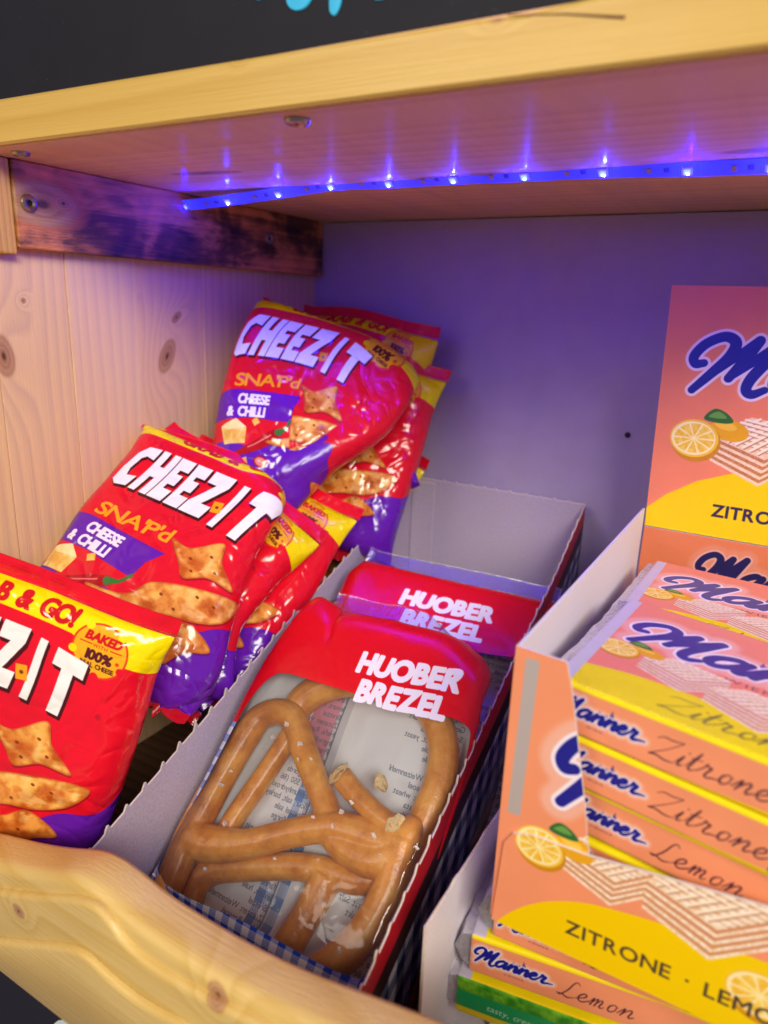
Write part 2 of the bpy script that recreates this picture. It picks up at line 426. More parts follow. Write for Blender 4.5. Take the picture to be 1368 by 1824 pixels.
def wafer(A, x, y, s, lite='F7DDBE', dark='B0683E', pink=None):
    """stacked wafer with a lattice top, corner towards the viewer"""
    top = np.array([(0, -.1), (.75, -.62), (2.1, -.42), (1.2, .30)])*s+(x, y)
    lf = np.array([(0, -.1), (1.2, .30), (1.15, 1.05), (-.02, .55)])*s+(x, y)
    rt = np.array([(1.2, .30), (2.1, -.42), (2.12, .25), (1.15, 1.05)])*s+(x, y)
    for Q, n in ((lf, 9), (rt, 9)):
        for k in range(n):
            a, b = k/n, (k+1)/n
            P = [Q[0]+(Q[3]-Q[0])*a, Q[1]+(Q[2]-Q[1])*a, Q[1]+(Q[2]-Q[1])*b, Q[0]+(Q[3]-Q[0])*b]
            m = A.pmask(P)
            if k % 2: A.photo(m, dark, 'D29468', .6)
            else: A.photo(m, 'EBC6A0', lite, 1)
    A.photo(A.pmask(top), 'E8B98C', lite, 2)
    for k in range(1, 7):
        for Q0, Q1, Q2, Q3 in ((top[0], top[1], top[3], top[2]), (top[0], top[3], top[1], top[2])):
            a = Q0+(Q2-Q0)*k/7; b = Q1+(Q3-Q1)*k/7
            sg = [((a[0], a[1]), (b[0], b[1]))]
            A.comp(A.sdf([((a[0]+.02*s, a[1]+.03*s), (b[0]+.02*s, b[1]+.03*s))], [(s*.025,)*2]), 'A86A40', .7)
            A.comp(A.sdf(sg, [(s*.03,)*2]), 'FFEFD8', .9)

RED, YEL, PUR = 'E8132A', 'FCE300', '661CAA'
BLK = {  # heavy block capitals, 0..1 square, y down
 'C': [(.95,.0),(.35,.02),(.05,.22),(.0,.6),(.1,.92),(.4,1.02),(.9,.98),(.92,.72),(.5,.76),(.36,.6),(.4,.32),(.55,.24),(.93,.28)],
 'H': [(0,0),(.4,0),(.38,.36),(.62,.36),(.64,0),(1.02,0),(1.0,1),(.6,1),(.61,.62),(.37,.62),(.36,1),(-.02,1)],
 'E': [(0,0),(.95,0),(.93,.27),(.4,.27),(.39,.37),(.8,.37),(.79,.62),(.38,.62),(.37,.73),(.93,.73),(.91,1),(-.03,1)],
 'Z': [(.05,0),(1.05,0),(1.02,.24),(.5,.72),(.98,.72),(.95,1),(-.08,1),(-.06,.76),(.48,.28),(.03,.28)],
 'I': [(.04,0),(.5,0),(.44,1),(-.04,1)],
 'T': [(0,0),(1.05,0),(1.03,.28),(.7,.28),(.66,1),(.26,1),(.30,.28),(-.02,.28)]}
def chips_art():
    A = Art(150, 200, 5, RED)
    n = vnoise(A.H, A.W, 60*A.p, 2)[..., None]; A.a[..., :3] *= .94+.1*n
    A.poly([(0, 12), (150, 12), (150, 38), (120, 35), (100, 29), (60, 28), (0, 30)], YEL)
    A.text('GRAB & GO!', 36, 26, 14.5, 'D2161E', bold=.75, shear=.25, fit=64, track=.08)
    # cheese-wheel seal
    A.ell(116, 32.5, 14.6, 14.6, 'E0401C'); A.ell(116, 32.5, 13.6, 13.6, 'F6B21C')
    for a in (.5, 1.6, 2.9, 4.1, 5.4): A.ell(116+14*math.cos(a), 32.5+14*math.sin(a), 2.2, 2.2, YEL if math.sin(a) < .4 else RED)
    A.ell(126, 35.5, 1.0, 1.0, 'E0401C')
    A.text('BAKED', 116.6, 28, 6.4, 'D2161E', bold=.35, shear=.2, align='c', sx=.95); A.text('WITH', 116, 31.1, 2.8, 'D2161E', align='c', track=.15)
    A.poly([(105, 29.7), (111.5, 29.7), (111.5, 30.2), (105, 30.2)], 'D2161E'); A.poly([(121, 29.7), (127, 29.7), (127, 30.2), (121, 30.2)], 'D2161E')
    A.text('100%', 116.4, 38.1, 7.4, '5A1A20', bold=.4, align='c', shear=.1); A.text('REAL CHEESE', 116.3, 42.1, 3.6, '5A1A20', bold=.12, align='c', sx=.86)
    # block wordmark with a drop shade
    M = np.zeros((A.H, A.W), np.float32); x = 11.
    for ch, wd in (('C', 14), ('H', 12.2), ('E', 10.6), ('E', 10.6), ('Z', 14), ('-', 5), ('I', 9.), ('T', 16)):
        if ch == '-': x += 5.0; continue
        P = np.array(BLK[ch])*(wd, 36); P[:, 0] += x; P[:, 1] += 37; P[:, 0] += (60-P[:, 1])*.16
        P[:, 1] += (P[:, 0]-65)**2*.0010-2+(.08*(P[:, 0]-60) if ch in 'IT' else 0)
        M = np.maximum(M, A.pmask(P)); x += wd+.9
    for k in range(1, 9): A.comp(np.roll(np.roll(M, int(k*1.3), 0), int(k*.9), 1), '4A1014')
    A.comp(M, 'F6F3F0')
    P = np.array([(75, 56), (81, 55), (82, 63), (76, 64)]); A.poly(P, 'F2A51C'); A.ell(78.5, 59.5, 1.1, 1.1, '8A3A10')
    # flavour name
    A.text("SNA'P'd", 18, 97.5, 13.5, 'F7A81E', bold=.32, fit=49, shear=.15, rot=-.07, track=.03)
    A.poly([(3, 102), (20, 100), (70, 101), (63, 111), (60, 123), (30, 121), (0, 124)], PUR)
    A.text('CHEESE', 21, 110.5, 10, 'F2ECF4', bold=.5, sx=.7, shear=.22, track=.09); A.text('& CHILLI', 13, 120, 10, 'F2ECF4', bold=.5, sx=.72, shear=.22, track=.09)
    # purple foot with a wavy top
    A.poly([(0, 146), (14, 140), (30, 142), (44, 134), (62, 138), (80, 144), (100, 140), (116, 128), (134, 124), (150, 122), (150, 200), (0, 200)], PUR, 6)
    nz = np.clip((vnoise(A.H, A.W, 14*A.p, 3)-.62)*9, 0, 1); yy = np.arange(A.H)[:, None]/A.p; A.comp(nz*(yy > 146), '7A2AB8', .35)
    # cheese dice, pepper
    A.photo(A.pmask([(8, 128), (20, 122), (27, 128), (25, 140), (10, 142)]), 'E8B048', 'FBE08A', 4); A.poly([(8, 128), (20, 122), (27, 128), (14, 131)], 'FFEFB4', al=.7)
    A.photo(A.pmask([(31, 123), (35, 120), (37, 124), (33, 127)]), 'F0A830', 'FFD870', 2)
    sg, rd = A.strokes([[(18, 149, .7), (30, 143, 1.4), (42, 136, 1.8), (50, 131, 1.4)]], 2.3, lambda Q: Q); A.comp(A.sdf(sg, rd), 'B4101C'); A.comp(A.sdf([((p[0]-.6, p[1]-1.2), (q[0]-.6, q[1]-1.2)) for p, q in sg[5:14]], [(.5, .5)]*9), 'FF8A8A', .8)
    sg, rd = A.strokes([[(50, 131, 1.2), (56, 128, .5), (60, 122, .5)]], 2.2, lambda Q: Q); A.comp(A.sdf(sg, rd), '3E7A34')
    A.ell(36, 153, 5, 4.2, 'B4101C', .2); A.ell(36, 153, 3.8, 3, 'F09080', .2); A.ell(35, 152.5, 1, .8, 'FBE8B0'); A.ell(37.5, 153.6, 1, .8, 'FBE8B0'); A.photo(A.pmask([(20, 153), (26, 150), (27, 155), (22, 157)]), 'E8B048', 'FBE08A', 2)
    # crackers
    cracker(A, [(68, 90), (80, 91), (96, 80), (101, 92), (114, 104), (98, 104), (86, 110), (79, 102)], 7, [(84, 97), (94, 91), (100, 99), (88, 104)], 'C0581A', 'F8B858')
    cracker(A, [(40, 138), (62, 133), (72, 120), (92, 113), (124, 108), (119, 122), (104, 131), (88, 134), (74, 139), (56, 142)], 7, [(80, 124), (98, 117), (90, 129), (108, 118)], 'C0581A', 'FABC5C')
    cracker(A, [(68, 146), (88, 141), (100, 133), (118, 142), (106, 149), (100, 160), (86, 158), (78, 151)], 7, [(88, 147), (98, 146)], 'B04E16', 'F0A24A')
    A.poly([(0, 190), (150, 190), (150, 200), (0, 200)], 'C01024')
    A.text('®', 119, 69, 4, '8A1020')
    return A.image('crisp_packet_print')

def gingham(A, mask, c=4.2, blue='1E3FA8'):
    X = (np.arange(A.W)+.5)[None]/A.p; Y = (np.arange(A.H)+.5)[:, None]/A.p
    a = ((X+Y*0) % (2*c) < c); b = ((Y+X*0) % (2*c) < c)
    fine = (((X*1.6).astype(int)+(Y*1.6).astype(int)) % 2 == 0)
    f = np.where(a & b, 1., np.where(a ^ b, fine*1., 0.)).astype(np.float32)
    A.comp(mask, 'E6EAF4'); A.comp(mask*f, blue)
HBW, HBH = 166., 226.
def brezel_front(dx=0., dy=0., name='pretzel_film_print'):
    A = Art(HBW, HBH, 5, 'FFFFFF'); A.a[:] = 0
    full = np.ones((A.H, A.W), np.float32)
    win = A.pmask(catmull([(10, 150), (9, 117), (10, 96), (16, 81), (28, 75), (72, 72), (114, 73), (146, 71), (154, 80), (156, 119), (155, 160), (154, 192), (80, 196), (10, 198)], 6, True))
    Y = (np.arange(A.H)+.5)[:, None]/A.p; X = (np.arange(A.W)+.5)[None]/A.p
    red = full*(1-win)*((Y > 14) & (Y < 112+X*.0)); A.comp(red, 'E0101E')
    low = full*(1-win)*(Y >= 112)
    gingham(A, low*((X < 14) | (Y > 190)), 4.6, '2450C8')
    A.comp(low*((X >= 141) & (Y < 150)), 'E0101E'); gingham(A, low*((X >= 141) & (Y >= 150) & (Y <= 190)), 4.6, '2450C8')
    sm = catmull
    for t, x, y, sz in (('HUOBER', 73, 58, 18), ('BREZEL', 79, 75, 18)):
        A.comp(A.tmask(t, x+dx, y+dy, sz, bold=1.15, fit=68 if t[0] == 'H' else 58, wob=.09, shear=.14, rot=-.02, track=.12), 'F6F2F4')
    A.a[int(0):int(13*A.p), :, 3] = 0
    return A.image(name)
def brezel_back():
    A = Art(HBW, HBH, 5, 'DDE2E6')
    X = (np.arange(A.W)+.5)[None]/A.p; Y = (np.arange(A.H)+.5)[:, None]/A.p; full = np.ones((A.H, A.W), np.float32)
    gingham(A, full*(((X > 66) & (X < 84) & (Y > 120)) | (Y > 212)), 6.5, '5E86C4')
    A.comp(full*((X > 56) & (X < 74) & (Y < 115)), 'C46A86', .75)
    A.comp(full*((X > 74) & (X < 82)), '8A90A0', .35)
    A.comp(full*((X > 76) & (X < 77)), '40465A', .6)
    L = ['Laugengebaeck mit Salz', 'Zutaten: Weizenmehl', 'Type 550 (86 %), Salz', 'Gerstenmalzextrakt', 'Hefe, Rapsoel', 'Natriumhydroxid', 'Salted pretzels', 'Ingredients: wheat', 'flour, salt, barley', 'malt extract, yeast', 'Pretzel salata', 'Bretzel sale', 'farine de ble', "sel, extrait de", "malt d'orge", 'levure, huile', 'Agriculture', 'de colza', 'Bretzel', 'de sal gorda']
    T = Art(HBW, HBH, 5, 'FFFFFF'); m = np.zeros((A.H, A.W), np.float32)
    for c0, n0 in ((8, 0), (90, 6)):
        for i in range(28):
            m = np.maximum(m, A.tmask(L[(i*3+n0) % len(L)], c0, 66+i*5.2, 4.6, bold=.05))
    A.comp(m[:, ::-1], '5A6880', .85)     # printed on the outside, so read from within it is mirrored
    return A.image('pretzel_film_back')
PEACH, PYEL = 'F0966C', 'F2CC00'
def flap_art():
    A = Art(250, 162, 4, 'EE8664')
    n = vnoise(A.H, A.W, 30*A.p, 3)[..., None]; A.a[..., :3] *= .96+.07*n
    t = np.linspace(0, math.pi, 40); A.poly([(128+118*math.cos(a), 190-70*math.sin(a)) for a in t]+[(10, 200), (246, 200)], PYEL)
    A.poly([(0, 150), (12, 138), (30, 126), (55, 116), (90, 109), (130, 108), (250, 140), (250, 162), (0, 162)], PYEL)
    wordmark(A, 14, 63, 32, sub=False, halo='EAD6DC', glow=0, st=1.22)
    wafer(A, 36, 97, 26); wafer(A, 88, 108, 27); wafer(A, 155, 106, 27)
    lemon(A, 24, 98, 13.5)
    A.text('ZITRONE · LEMON', 42, 148, 11.5, '2A1A50', bold=.3, track=.12)
    return A.image('display_flap_print')
def front_art():
    A = Art(250, 136, 4, PEACH)
    n = vnoise(A.H, A.W, 30*A.p, 3)[..., None]; A.a[..., :3] *= .96+.07*n
    A.poly([(0, 140), (4, 131), (14, 119), (28, 109), (48, 102), (90, 97), (150, 99), (250, 125), (250, 150), (0, 150)], PYEL, 4)
    wordmark(A, 20, 59, 31, sub=False)
    wafer(A, 27, 82, 18, 'FFF4E6', 'C8885A'); wafer(A, 60, 83, 22, 'FFF4E6', 'C8885A'); lemon(A, 17, 87, 9.5); lemon(A, 104, 112, 11)
    A.text('ZITRONE · LEMON', 32, 123, 9.4, '4A3A30', bold=.15, track=.14)
    A.poly([(3, 4), (8.6, 4), (7.2, 77), (1.6, 77)], 'B4A8A4')
    return A.image('display_front_print')
def inner_art():
    A = Art(250, 42, 4, 'DE7C50'); wordmark(A, 38, 32, 22, sub=False, ink='1C1850', halo='E2A898'); return A.image('display_inner_print')
def pack_top():
    A = Art(176, 106, 5, 'EE8674')
    A.poly([(0, 90), (14, 84), (40, 80), (110, 82), (140, 90), (176, 96), (176, 106), (0, 106)], 'F4DE10', 5)
    A.poly([(0, 98), (176, 98), (176, 106), (0, 106)], 'F4DE10')
    wordmark(A, 12, 46, 26, st=1.1)
    wafer(A, 25, 63, 17, 'FBE6E4', 'CE8E88'); wafer(A, 54, 70, 19, 'FBE6E4', 'CE8E88'); lemon(A, 13, 61, 8.5)
    sg, rd = script(A, 'Zitrone', 42, 98, 13, .035, gap=.06); A.comp(A.sdf(sg, rd), '5A4A3A', .9)
    A.poly([(0, 0), (7, 0), (7, 106), (0, 106)], 'C9C2D2')
    return A.image('wafer_pack_top_print')
def pack_front(txt):
    A = Art(176, 23, 8, PEACH)
    A.poly([(0, 0), (176, 0), (176, 2.2), (0, 2.2)], 'F4DE10')
    n = vnoise(A.H, A.W, 20*A.p, 2)[..., None]; A.a[..., :3] *= .96+.07*n
    wordmark(A, 2.2, 14.0, 8.8, town='WIEN' if txt == 'Zitrone' else 'VIENNA')
    sg, rd = script(A, txt, 44, 17.0, 10.4, .036, gap=.10); A.comp(A.sdf(sg, rd), '4A2438')
    A.poly([(96, 13), (106, 8), (116, 12), (176, 16), (176, 23), (96, 23)], 'EAB81C', 4); A.poly([(88, 17), (94, 12), (101, 15), (99, 23), (88, 23)], '2E7A3A', 4)
    A.poly([(50, 22), (90, 20.5), (176, 19), (176, 23), (50, 23)], 'F0CC10')
    return A.image('wafer_pack_front_'+txt.lower())
def pack_green():
    A = Art(176, 23, 6, '17A05A')
    A.photo(A.pmask([(0, 0), (176, 0), (176, 7), (60, 6.5), (0, 8)]), '2E8A1E', '7AC02A', 4)
    A.text('tasty, cream, hazelnut', 16, 15, 5, 'CFF2DC', shear=.2); A.poly([(0, 18), (176, 17), (176, 23), (0, 23)], 'F0D810')
    A.poly([(52, 8), (176, 8), (176, 23), (52, 23)], 'E8C020'); return A.image('green_pack_front')
def tray_art():
    A = Art(410, 200, 2.5, '3A1A1A'); X = (np.arange(A.W)+.5)[None]/A.p; Y = (np.arange(A.H)+.5)[:, None]/A.p
    full = np.ones((A.H, A.W), np.float32)
    g = full*((Y > 30)); gingham(A, g, 9, '1A2A60'); A.a[..., :3] *= .8  # gingham toned down: the shade on this side is put into the print
    for k in range(5):
        t = np.linspace(0, 2*math.pi, 30); P = [(x, y) for x, y in zip(60+k*85+34*np.cos(t), 112+26*np.sin(t))]
        sg, rd = A.strokes([P], 9, lambda Q: Q, 2); A.photo(A.sdf(sg, rd), '7A3A14', 'B8682C', 10)
    A.comp(full*(Y < 16), 'B01020')
    return A.image('tray_outer_print')

def printed(name, img, rough=.4, alpha_clear=False, crinkle=0., spec=.5, coat=0.):
    t = NT(name); tx = t.n('ShaderNodeTexImage', image=img); tx.interpolation = 'Cubic'; tx.extension = 'EXTEND'
    t.l(tx.outputs[0], t.b.inputs['Base Color']); t.set(Roughness=rough, Specular_IOR_Level=spec, Coat_Weight=coat, Coat_Roughness=.12)
    if crinkle:
        v = t.coords()
        rid = t.math('ABSOLUTE', t.math('SUBTRACT', t.noise(v, 26., 1.5, .5, .8), .5)); rid2 = t.math('ABSOLUTE', t.math('SUBTRACT', t.noise(v, 58., 1., .5, .6), .5))
        t.bump(t.math('ADD', t.math('ADD', t.math('MULTIPLY', rid, 2.6), rid2), t.math('MULTIPLY', t.noise(v, 130., 1), .05)), crinkle*1.7)
    if alpha_clear:
        tr = t.n('ShaderNodeBsdfTransparent'); tr.inputs[0].default_value = (.95, .95, .96, 1)
        gl = t.n('ShaderNodeBsdfGlossy'); gl.inputs['Roughness'].default_value = .06
        fr = t.n('ShaderNodeFresnel'); fr.inputs[0].default_value = 1.5
        if crinkle:
            t.l(t.b.inputs['Normal'].links[0].from_socket, gl.inputs['Normal']); t.l(t.b.inputs['Normal'].links[0].from_socket, fr.inputs['Normal'])
        di = t.n('ShaderNodeBsdfDiffuse'); di.inputs[0].default_value = (.8, .8, .85, 1)
        m1 = t.n('ShaderNodeMixShader'); m1.inputs[0].default_value = .02; t.l(tr.outputs[0], m1.inputs[1]); t.l(di.outputs[0], m1.inputs[2])
        m2 = t.n('ShaderNodeMixShader'); t.l(t.math('MULTIPLY', fr.outputs[0], .9), m2.inputs[0]); t.l(m1.outputs[0], m2.inputs[1]); t.l(gl.outputs[0], m2.inputs[2])
        m3 = t.n('ShaderNodeMixShader'); t.l(tx.outputs[1], m3.inputs[0]); t.l(m2.outputs[0], m3.inputs[1]); t.l(t.b.outputs[0], m3.inputs[2])
        t.l(m3.outputs[0], t.out.inputs[0])
    return t.m
def clear_film(name):
    t = NT(name); tr = t.n('ShaderNodeBsdfTransparent'); tr.inputs[0].default_value = (.94, .94, .95, 1)
    gl = t.n('ShaderNodeBsdfGlossy'); gl.inputs['Roughness'].default_value = .25
    v = t.coords(); bp = t.n('ShaderNodeBump'); t.l(t.noise(v, 400., 2), bp.inputs['Height']); bp.inputs['Distance'].default_value = .0008
    t.l(bp.outputs[0], gl.inputs['Normal'])
    m1 = t.n('ShaderNodeMixShader'); m1.inputs[0].default_value = .17; t.l(tr.outputs[0], m1.inputs[1]); t.l(gl.outputs[0], m1.inputs[2])
    t.l(m1.outputs[0], t.out.inputs[0]); return t.m
def cardboard(name, col, speck=.25, rough=.85):
    t = NT(name); v = t.coords(); a = t.noise(v, 700., 3, .7); b = t.noise(v, 2500., 2); c = lin(col)
    f = t.math('ADD', t.math('MULTIPLY', a, .6), t.math('MULTIPLY', b, .4))
    t.set(Base_Color=t.ramp(f, [(.30, tuple(x*(1-speck) for x in c)), (.5, c), (.72, tuple(min(1, x*(1+speck*.6)) for x in c))]), Roughness=rough); t.bump(f, .0004)
    return t.m

# ------------------------------------------------------------------ the cabinet
FL = -.360                        # floor of the compartment
XW, YB, H = -.43, .600, .076      # left wall, back wall, underside of the top board
YF = .267                         # front of the top board
LIPF, LIPB = .155, .176
cab = empty('display_cabinet', (-.1, .4, FL), 'pine display cabinet with a scalloped front lip and a charred corner batten', 'cabinet')
m_under = wood('varnished_underside', 'ECC096', 'E0AC7C', 'x', rings=60, rough=.78, coat=.16, seed=3, cvar=True, bump=.0004,
   knots=[((-.02, .40, H), .006, 4.5, (2, 0.)), ((-.19, .42, H), .007, 4.5, (2, 0.)), ((-.34, .36, H), .005, 5., (2, 0.1))], grain=.8)
m_fascia = wood('yellow_pine', 'D9B45C', 'C9A046', 'x', rings=45, rough=.33, coat=.25, seed=1, grain=.5, bump=.0002,
   knots=[((-.11, YF, .096), .0016, 1.6, (1, 0.)), ((-.225, YF, .098), .0013, 1.3, (1, 0.))])
m_fascia2 = wood('yellow_pine_lip', 'E0C076', 'D2AC58', 'x', rings=50, rough=.38, coat=.2, seed=5, grain=.65, bump=.0004,
   knots=[(tuple(at(45, 1615, 1, LIPF)), .0034, 1.2, (1, .2)), (tuple(at(390, 1772, 1, LIPF)), .0040, 1.3, (1, .3))])
# top board and its shaped front strip
child('top_board', boxmesh('top_board', (XW-.06, YF-.0055, H), (.62, 0, 0), (0, YB-YF+.0295, 0), (0, 0, .022), .001), m_under, cab)
px = [(-40, 182), (0, 175), (340, 119), (685, 62), (770, 47), (850, 34), (905, 27), (935, 23), (975, 12), (1060, -8), (1368, -66), (1500, -90)]
top = [at(x, y, 1, YF-.009) for x, y in px]
Vf, Ff = [], []
yf0, yf1 = YF-.009, YF-.0058
for p in top:
    b = H+.0004
    Vf += [(p[0], yf0+.0012, b), (p[0], yf0, b+.0012), (p[0], yf0, p[2]-.0016), (p[0], yf0+.0016, p[2]), (p[0], yf1, p[2]), (p[0], yf1, b)]
for i in range(len(top)-1):
    for k in range(6): Ff.append((i*6+k, i*6+(k+1) % 6, i*6+6+(k+1) % 6, i*6+6+k))
Ff += [tuple(range(5, -1, -1)), tuple(range((len(top)-1)*6, len(top)*6))]
fas = child('front_strip', mesh('front_strip', Vf, Ff), m_fascia, cab)
a, b = at(905, 27, 1, yf0), at(1113, 31, 1, yf0)
cr = joinmesh('glue_seam', [tube([a, (a+b)/2+np.array([0, 0, .0006]), b], [.0002, .0003, .0005], 8)])
child('glue_seam', cr, plain('dark_seam', '6A4420', .8), fas)
# back panel, left side planks
m_back = plain('painted_panel', 'B0A2BC', .42, .10, 38, .0004)
child('back_panel', boxmesh('back_panel', (XW-.05, YB, FL-.02), (.62, 0, 0), (0, .012, 0), (0, 0, H-FL+.019), .0005), m_back, cab)
nail = at(1118, 775, 1, YB)
child('nail_hole', joinmesh('nail_hole', [tube([nail+np.array([0, .002, 0]), nail-np.array([0, .0012, 0])], [.003, .0022], 10)]), plain('hole_dark', '2A1A24', .9), cab)
ys = [.10, .2665, .319, .3775, .4445, .520, .601]
KN = {1: [(at(8, 632, 0, XW), .0064, 1.9, (0, .15)), (at(42, 535, 0, XW), .0017, 1.0, (0, .9))], 2: [(at(118, 680, 0, XW), .0022, 1.6, (0, 0.)), (at(116, 555, 0, XW), .0008, 1.2, (0, 0.))],
      3: [(at(233, 495, 0, XW), .0030, 2.4, (0, 0.)), (at(300, 633, 0, XW), .0066, 2.0, (0, -.5)), (at(316, 565, 0, XW), .0028, 2., (0, -.9))], 4: [], 0: [], 5: []}
for i in range(6):
    mt = wood('pine_plank_%s' % 'abcdef'[i], ['F2CA88', 'F2CB8E', 'F0CA96', 'ECC28E', 'EAC08E', 'E6BA8A'][i], ['DCB384', 'DDB488', 'E0B892', 'DBB08A', 'D8AE8A', 'D4A886'][i], 'z', rings=120, rough=.42, coat=.08, seed=i*1.37, grain=.75,
              knots=[(tuple(p), r, e, a) for p, r, e, a in KN[i]])
    dx = [.0, .0004, 0, .0005, .0001, .0004][i]
    child('plank', boxmesh('plank', (XW-.018-dx, ys[i]+.0002, FL-.02), (.018, 0, 0), (0, ys[i+1]-ys[i]-.0003, 0), (0, 0, H-FL+.0195), .0007), mt, cab)
child('floor_board', boxmesh('floor_board', (XW-.05, LIPB+.001, FL-.016), (.62, 0, 0), (0, YB-LIPB-.002, 0), (0, 0, .0155), .0005), wood('floor_pine', '6A4830', '3E2818', 'x', rough=.7, seed=8), cab)
# charred batten in the upper corner
m_char = wood('charred_batten', 'F4A060', 'DC7C3C', 'y', rings=140, rough=.6, coat=.04, seed=2, bump=.0008, char=(4.2, 1.3),
   knots=[(tuple(at(78, 362, 0, -.421)), .0125, 2.0, (0, 0.)), (tuple(at(112, 362, 0, -.421)), .004, 1.6, (0, 0.))])
bat = child('batten', boxmesh('batten', (XW+.0005, .2815, .0265), (.0095, 0, 0), (0, YB-.283, 0), (0, 0, H-.0268), .0009), m_char, cab, 'dark scorched wood batten')
child('batten_end', boxmesh('batten_end', (XW-.03, .2805-.014, .0225), (.0388, 0, 0), (0, .0145, 0), (0, 0, H-.0228), .0012), wood('yellow_endgrain', 'E0AE50', 'B8843A', 'z', rings=240, seed=4, rough=.5, bump=.0006), bat)
m_steel = plain('screw_steel', (.42, .38, .34), .28, .1, 300, Metallic=1.)
m_dark = plain('screw_recess', (.02, .02, .02), .6)
def screw(p, ax, r, parent, up):
    ax = unit(ax); u = unit(np.cross(ax, up)); v = np.cross(ax, u); V, Fs = [], []; n = 24
    prof = [(0, .02), (.30, .02), (.34, .30), (.62, .42), (.9, .34), (1., .12), (1., -.15)]
    for rr, hh in prof:
        for k in range(n):
            th = 2*math.pi*k/n; q = rr*r*(1+(.35 if 0 < rr < .33 and k % 4 < 2 else 0)); V.append(p+ax*hh*r*1.1+q*(u*math.cos(th)+v*math.sin(th)))
    for i in range(len(prof)-1):
        for k in range(n): Fs.append((i*n+k, i*n+(k+1) % n, (i+1)*n+(k+1) % n, (i+1)*n+k))
    mi = [1 if i < 2 else 0 for i in range(len(prof)-1) for k in range(n)]
    me = mesh('screw', V, Fs, mi=mi); me.materials.append(m_steel); me.materials.append(m_dark)
    return child('screw', me, [m_steel, m_dark], parent, smooth=False)
tb = [c for c in cab.children if c.name == 'top_board'][0]
screw(at(530, 212, 2, H), (0, 0, -1), 0.0056, tb, (1, 0, 0)); screw(at(37, 271, 2, H), (0, 0, -1), .0048, tb, (1, 0, 0))
screw(at(50, 362, 0, -.420), (1, 0, 0), .0052, bat, (0, 0, 1)); screw(at(478, 425, 0, -.420), (1, 0, 0), .0046, bat, (0, 0, 1))
# scalloped front lip: base board and two raised mouldings, each with an eased top
def lip(name, pts, yfr, ybk, zbot, r, parent, rf=None):
    P = catmull([at(x, y, 1, (yfr if rf is None else rf)) for x, y in pts], 10); V, Fs = [], []
    for p in P:
        zt = p[2]; prof = [(ybk, zbot), (yfr+.0008, zbot), (yfr, zbot+.0008)]
        for k in range(7):
            th = k/6*math.pi/2; prof.append((yfr+r-r*math.cos(th), zt-r+r*math.sin(th)))
        prof += [(ybk-.003, zt), (ybk-.0008, zt-.0008), (ybk, zt-.003)]
        for y, z in prof: V.append((p[0], y, z))
    n = 13
    for i in range(len(P)-1):
        for k in range(n): Fs.append((i*n+k, i*n+(k+1) % n, i*n+n+(k+1) % n, i*n+n+k))
    Fs += [tuple(range(n-1, -1, -1)), tuple(range((len(P)-1)*n, len(P)*n))]
    return child(name, mesh(name, V, Fs), m_fascia2, parent, smooth=True)
zl = at(0, 1702, 1, LIPF)[2]
l0 = lip('lip_board', [(-260, 1470), (-120, 1474), (-20, 1483), (60, 1501), (120, 1511), (178, 1516), (214, 1530), (250, 1556), (290, 1589), (350, 1629), (450, 1687), (560, 1739), (700, 1792), (860, 1856), (1080, 1950), (1400, 2090)], LIPF, LIPB, zl, .006, cab, rf=.1735)
lip('moulding', [(-260, 1560), (-80, 1578), (0, 1590), (70, 1598), (130, 1602), (165, 1615), (190, 1640), (212, 1672), (240, 1702), (290, 1738), (360, 1778), (450, 1822), (600, 1890), (900, 2010)], LIPF-.0032, LIPF+.004, zl+.0008, .0031, l0)
lip('moulding', [(-260, 1650), (-80, 1668), (20, 1680), (90, 1686), (126, 1692), (152, 1706), (180, 1732), (214, 1762), (250, 1788), (310, 1822), (400, 1870), (700, 2000)], LIPF-.0062, LIPF-.0005, zl+.0016, .0031, l0)

# chalkboard above with painted lettering, dark board below
bd = empty('chalkboard', (-.15, YF+.012, .10), 'dark chalkboard panel with cyan painted lettering above the front strip', 'chalkboard')
t = NT('chalkboard_black'); v = t.coords(); n1 = t.noise(v, 35., 5, .6); n2 = t.noise(v, 420., 2, .8)
t.set(Base_Color=t.mix(t.ramp(n2, [(.70, (0, 0, 0)), (.78, (.35, .35, .35))]), t.mix(n1, (.005, .005, .011), (.010, .010, .017)), (.16, .16, .2)), Roughness=.55, Specular_IOR_Level=.3); m_chalk = t.m
child('board', boxmesh('board', (XW-.05, YF+.0042, .0990), (.62, 0, 0), (0, .010, 0), (0, 0, .16), .0008), m_chalk, bd)
m_cy = plain('cyan_paint', '1FB4E4', .4, .1, 90)
bx, by = [], []
parts = []
def blob(pts):
    P = catmull([at(x, y, 1, YF+.0040) for x, y in pts], 5, True); n = len(P); c = P.mean(0)
    V = [p for p in P]+[p+np.array([0, -.0005, 0])+(c-p)*.06 for p in P]+[c+np.array([0, -.0006, 0])]
    return V, [(i, (i+1) % n, n+(i+1) % n, n+i) for i in range(n)]+[(n+i, n+(i+1) % n, 2*n) for i in range(n)]
parts += [blob([(508, -30), (560, -34), (556, -4), (545, 14), (528, 20), (514, 12), (509, -6)]), blob([(588, -30), (612, -34), (609, 0), (604, 18), (596, 29), (588, 22), (587, 0)]), blob([(450, -30), (478, -32), (474, -8), (462, 1), (452, -6)]), blob([(660, -40), (700, -42), (690, -6), (672, 1), (662, -8)])]
child('lettering', joinmesh('lettering', parts), m_cy, bd)
lb = empty('lower_board', (-.3, LIPF+.004, zl-.1), 'blackish board under the scalloped lip with a bit of pale writing', 'board')
child('board', boxmesh('board', (XW-.05, LIPF+.004, zl-.16), (.62, 0, 0), (0, .012, 0), (0, 0, .1598), .0006), m_chalk, lb)
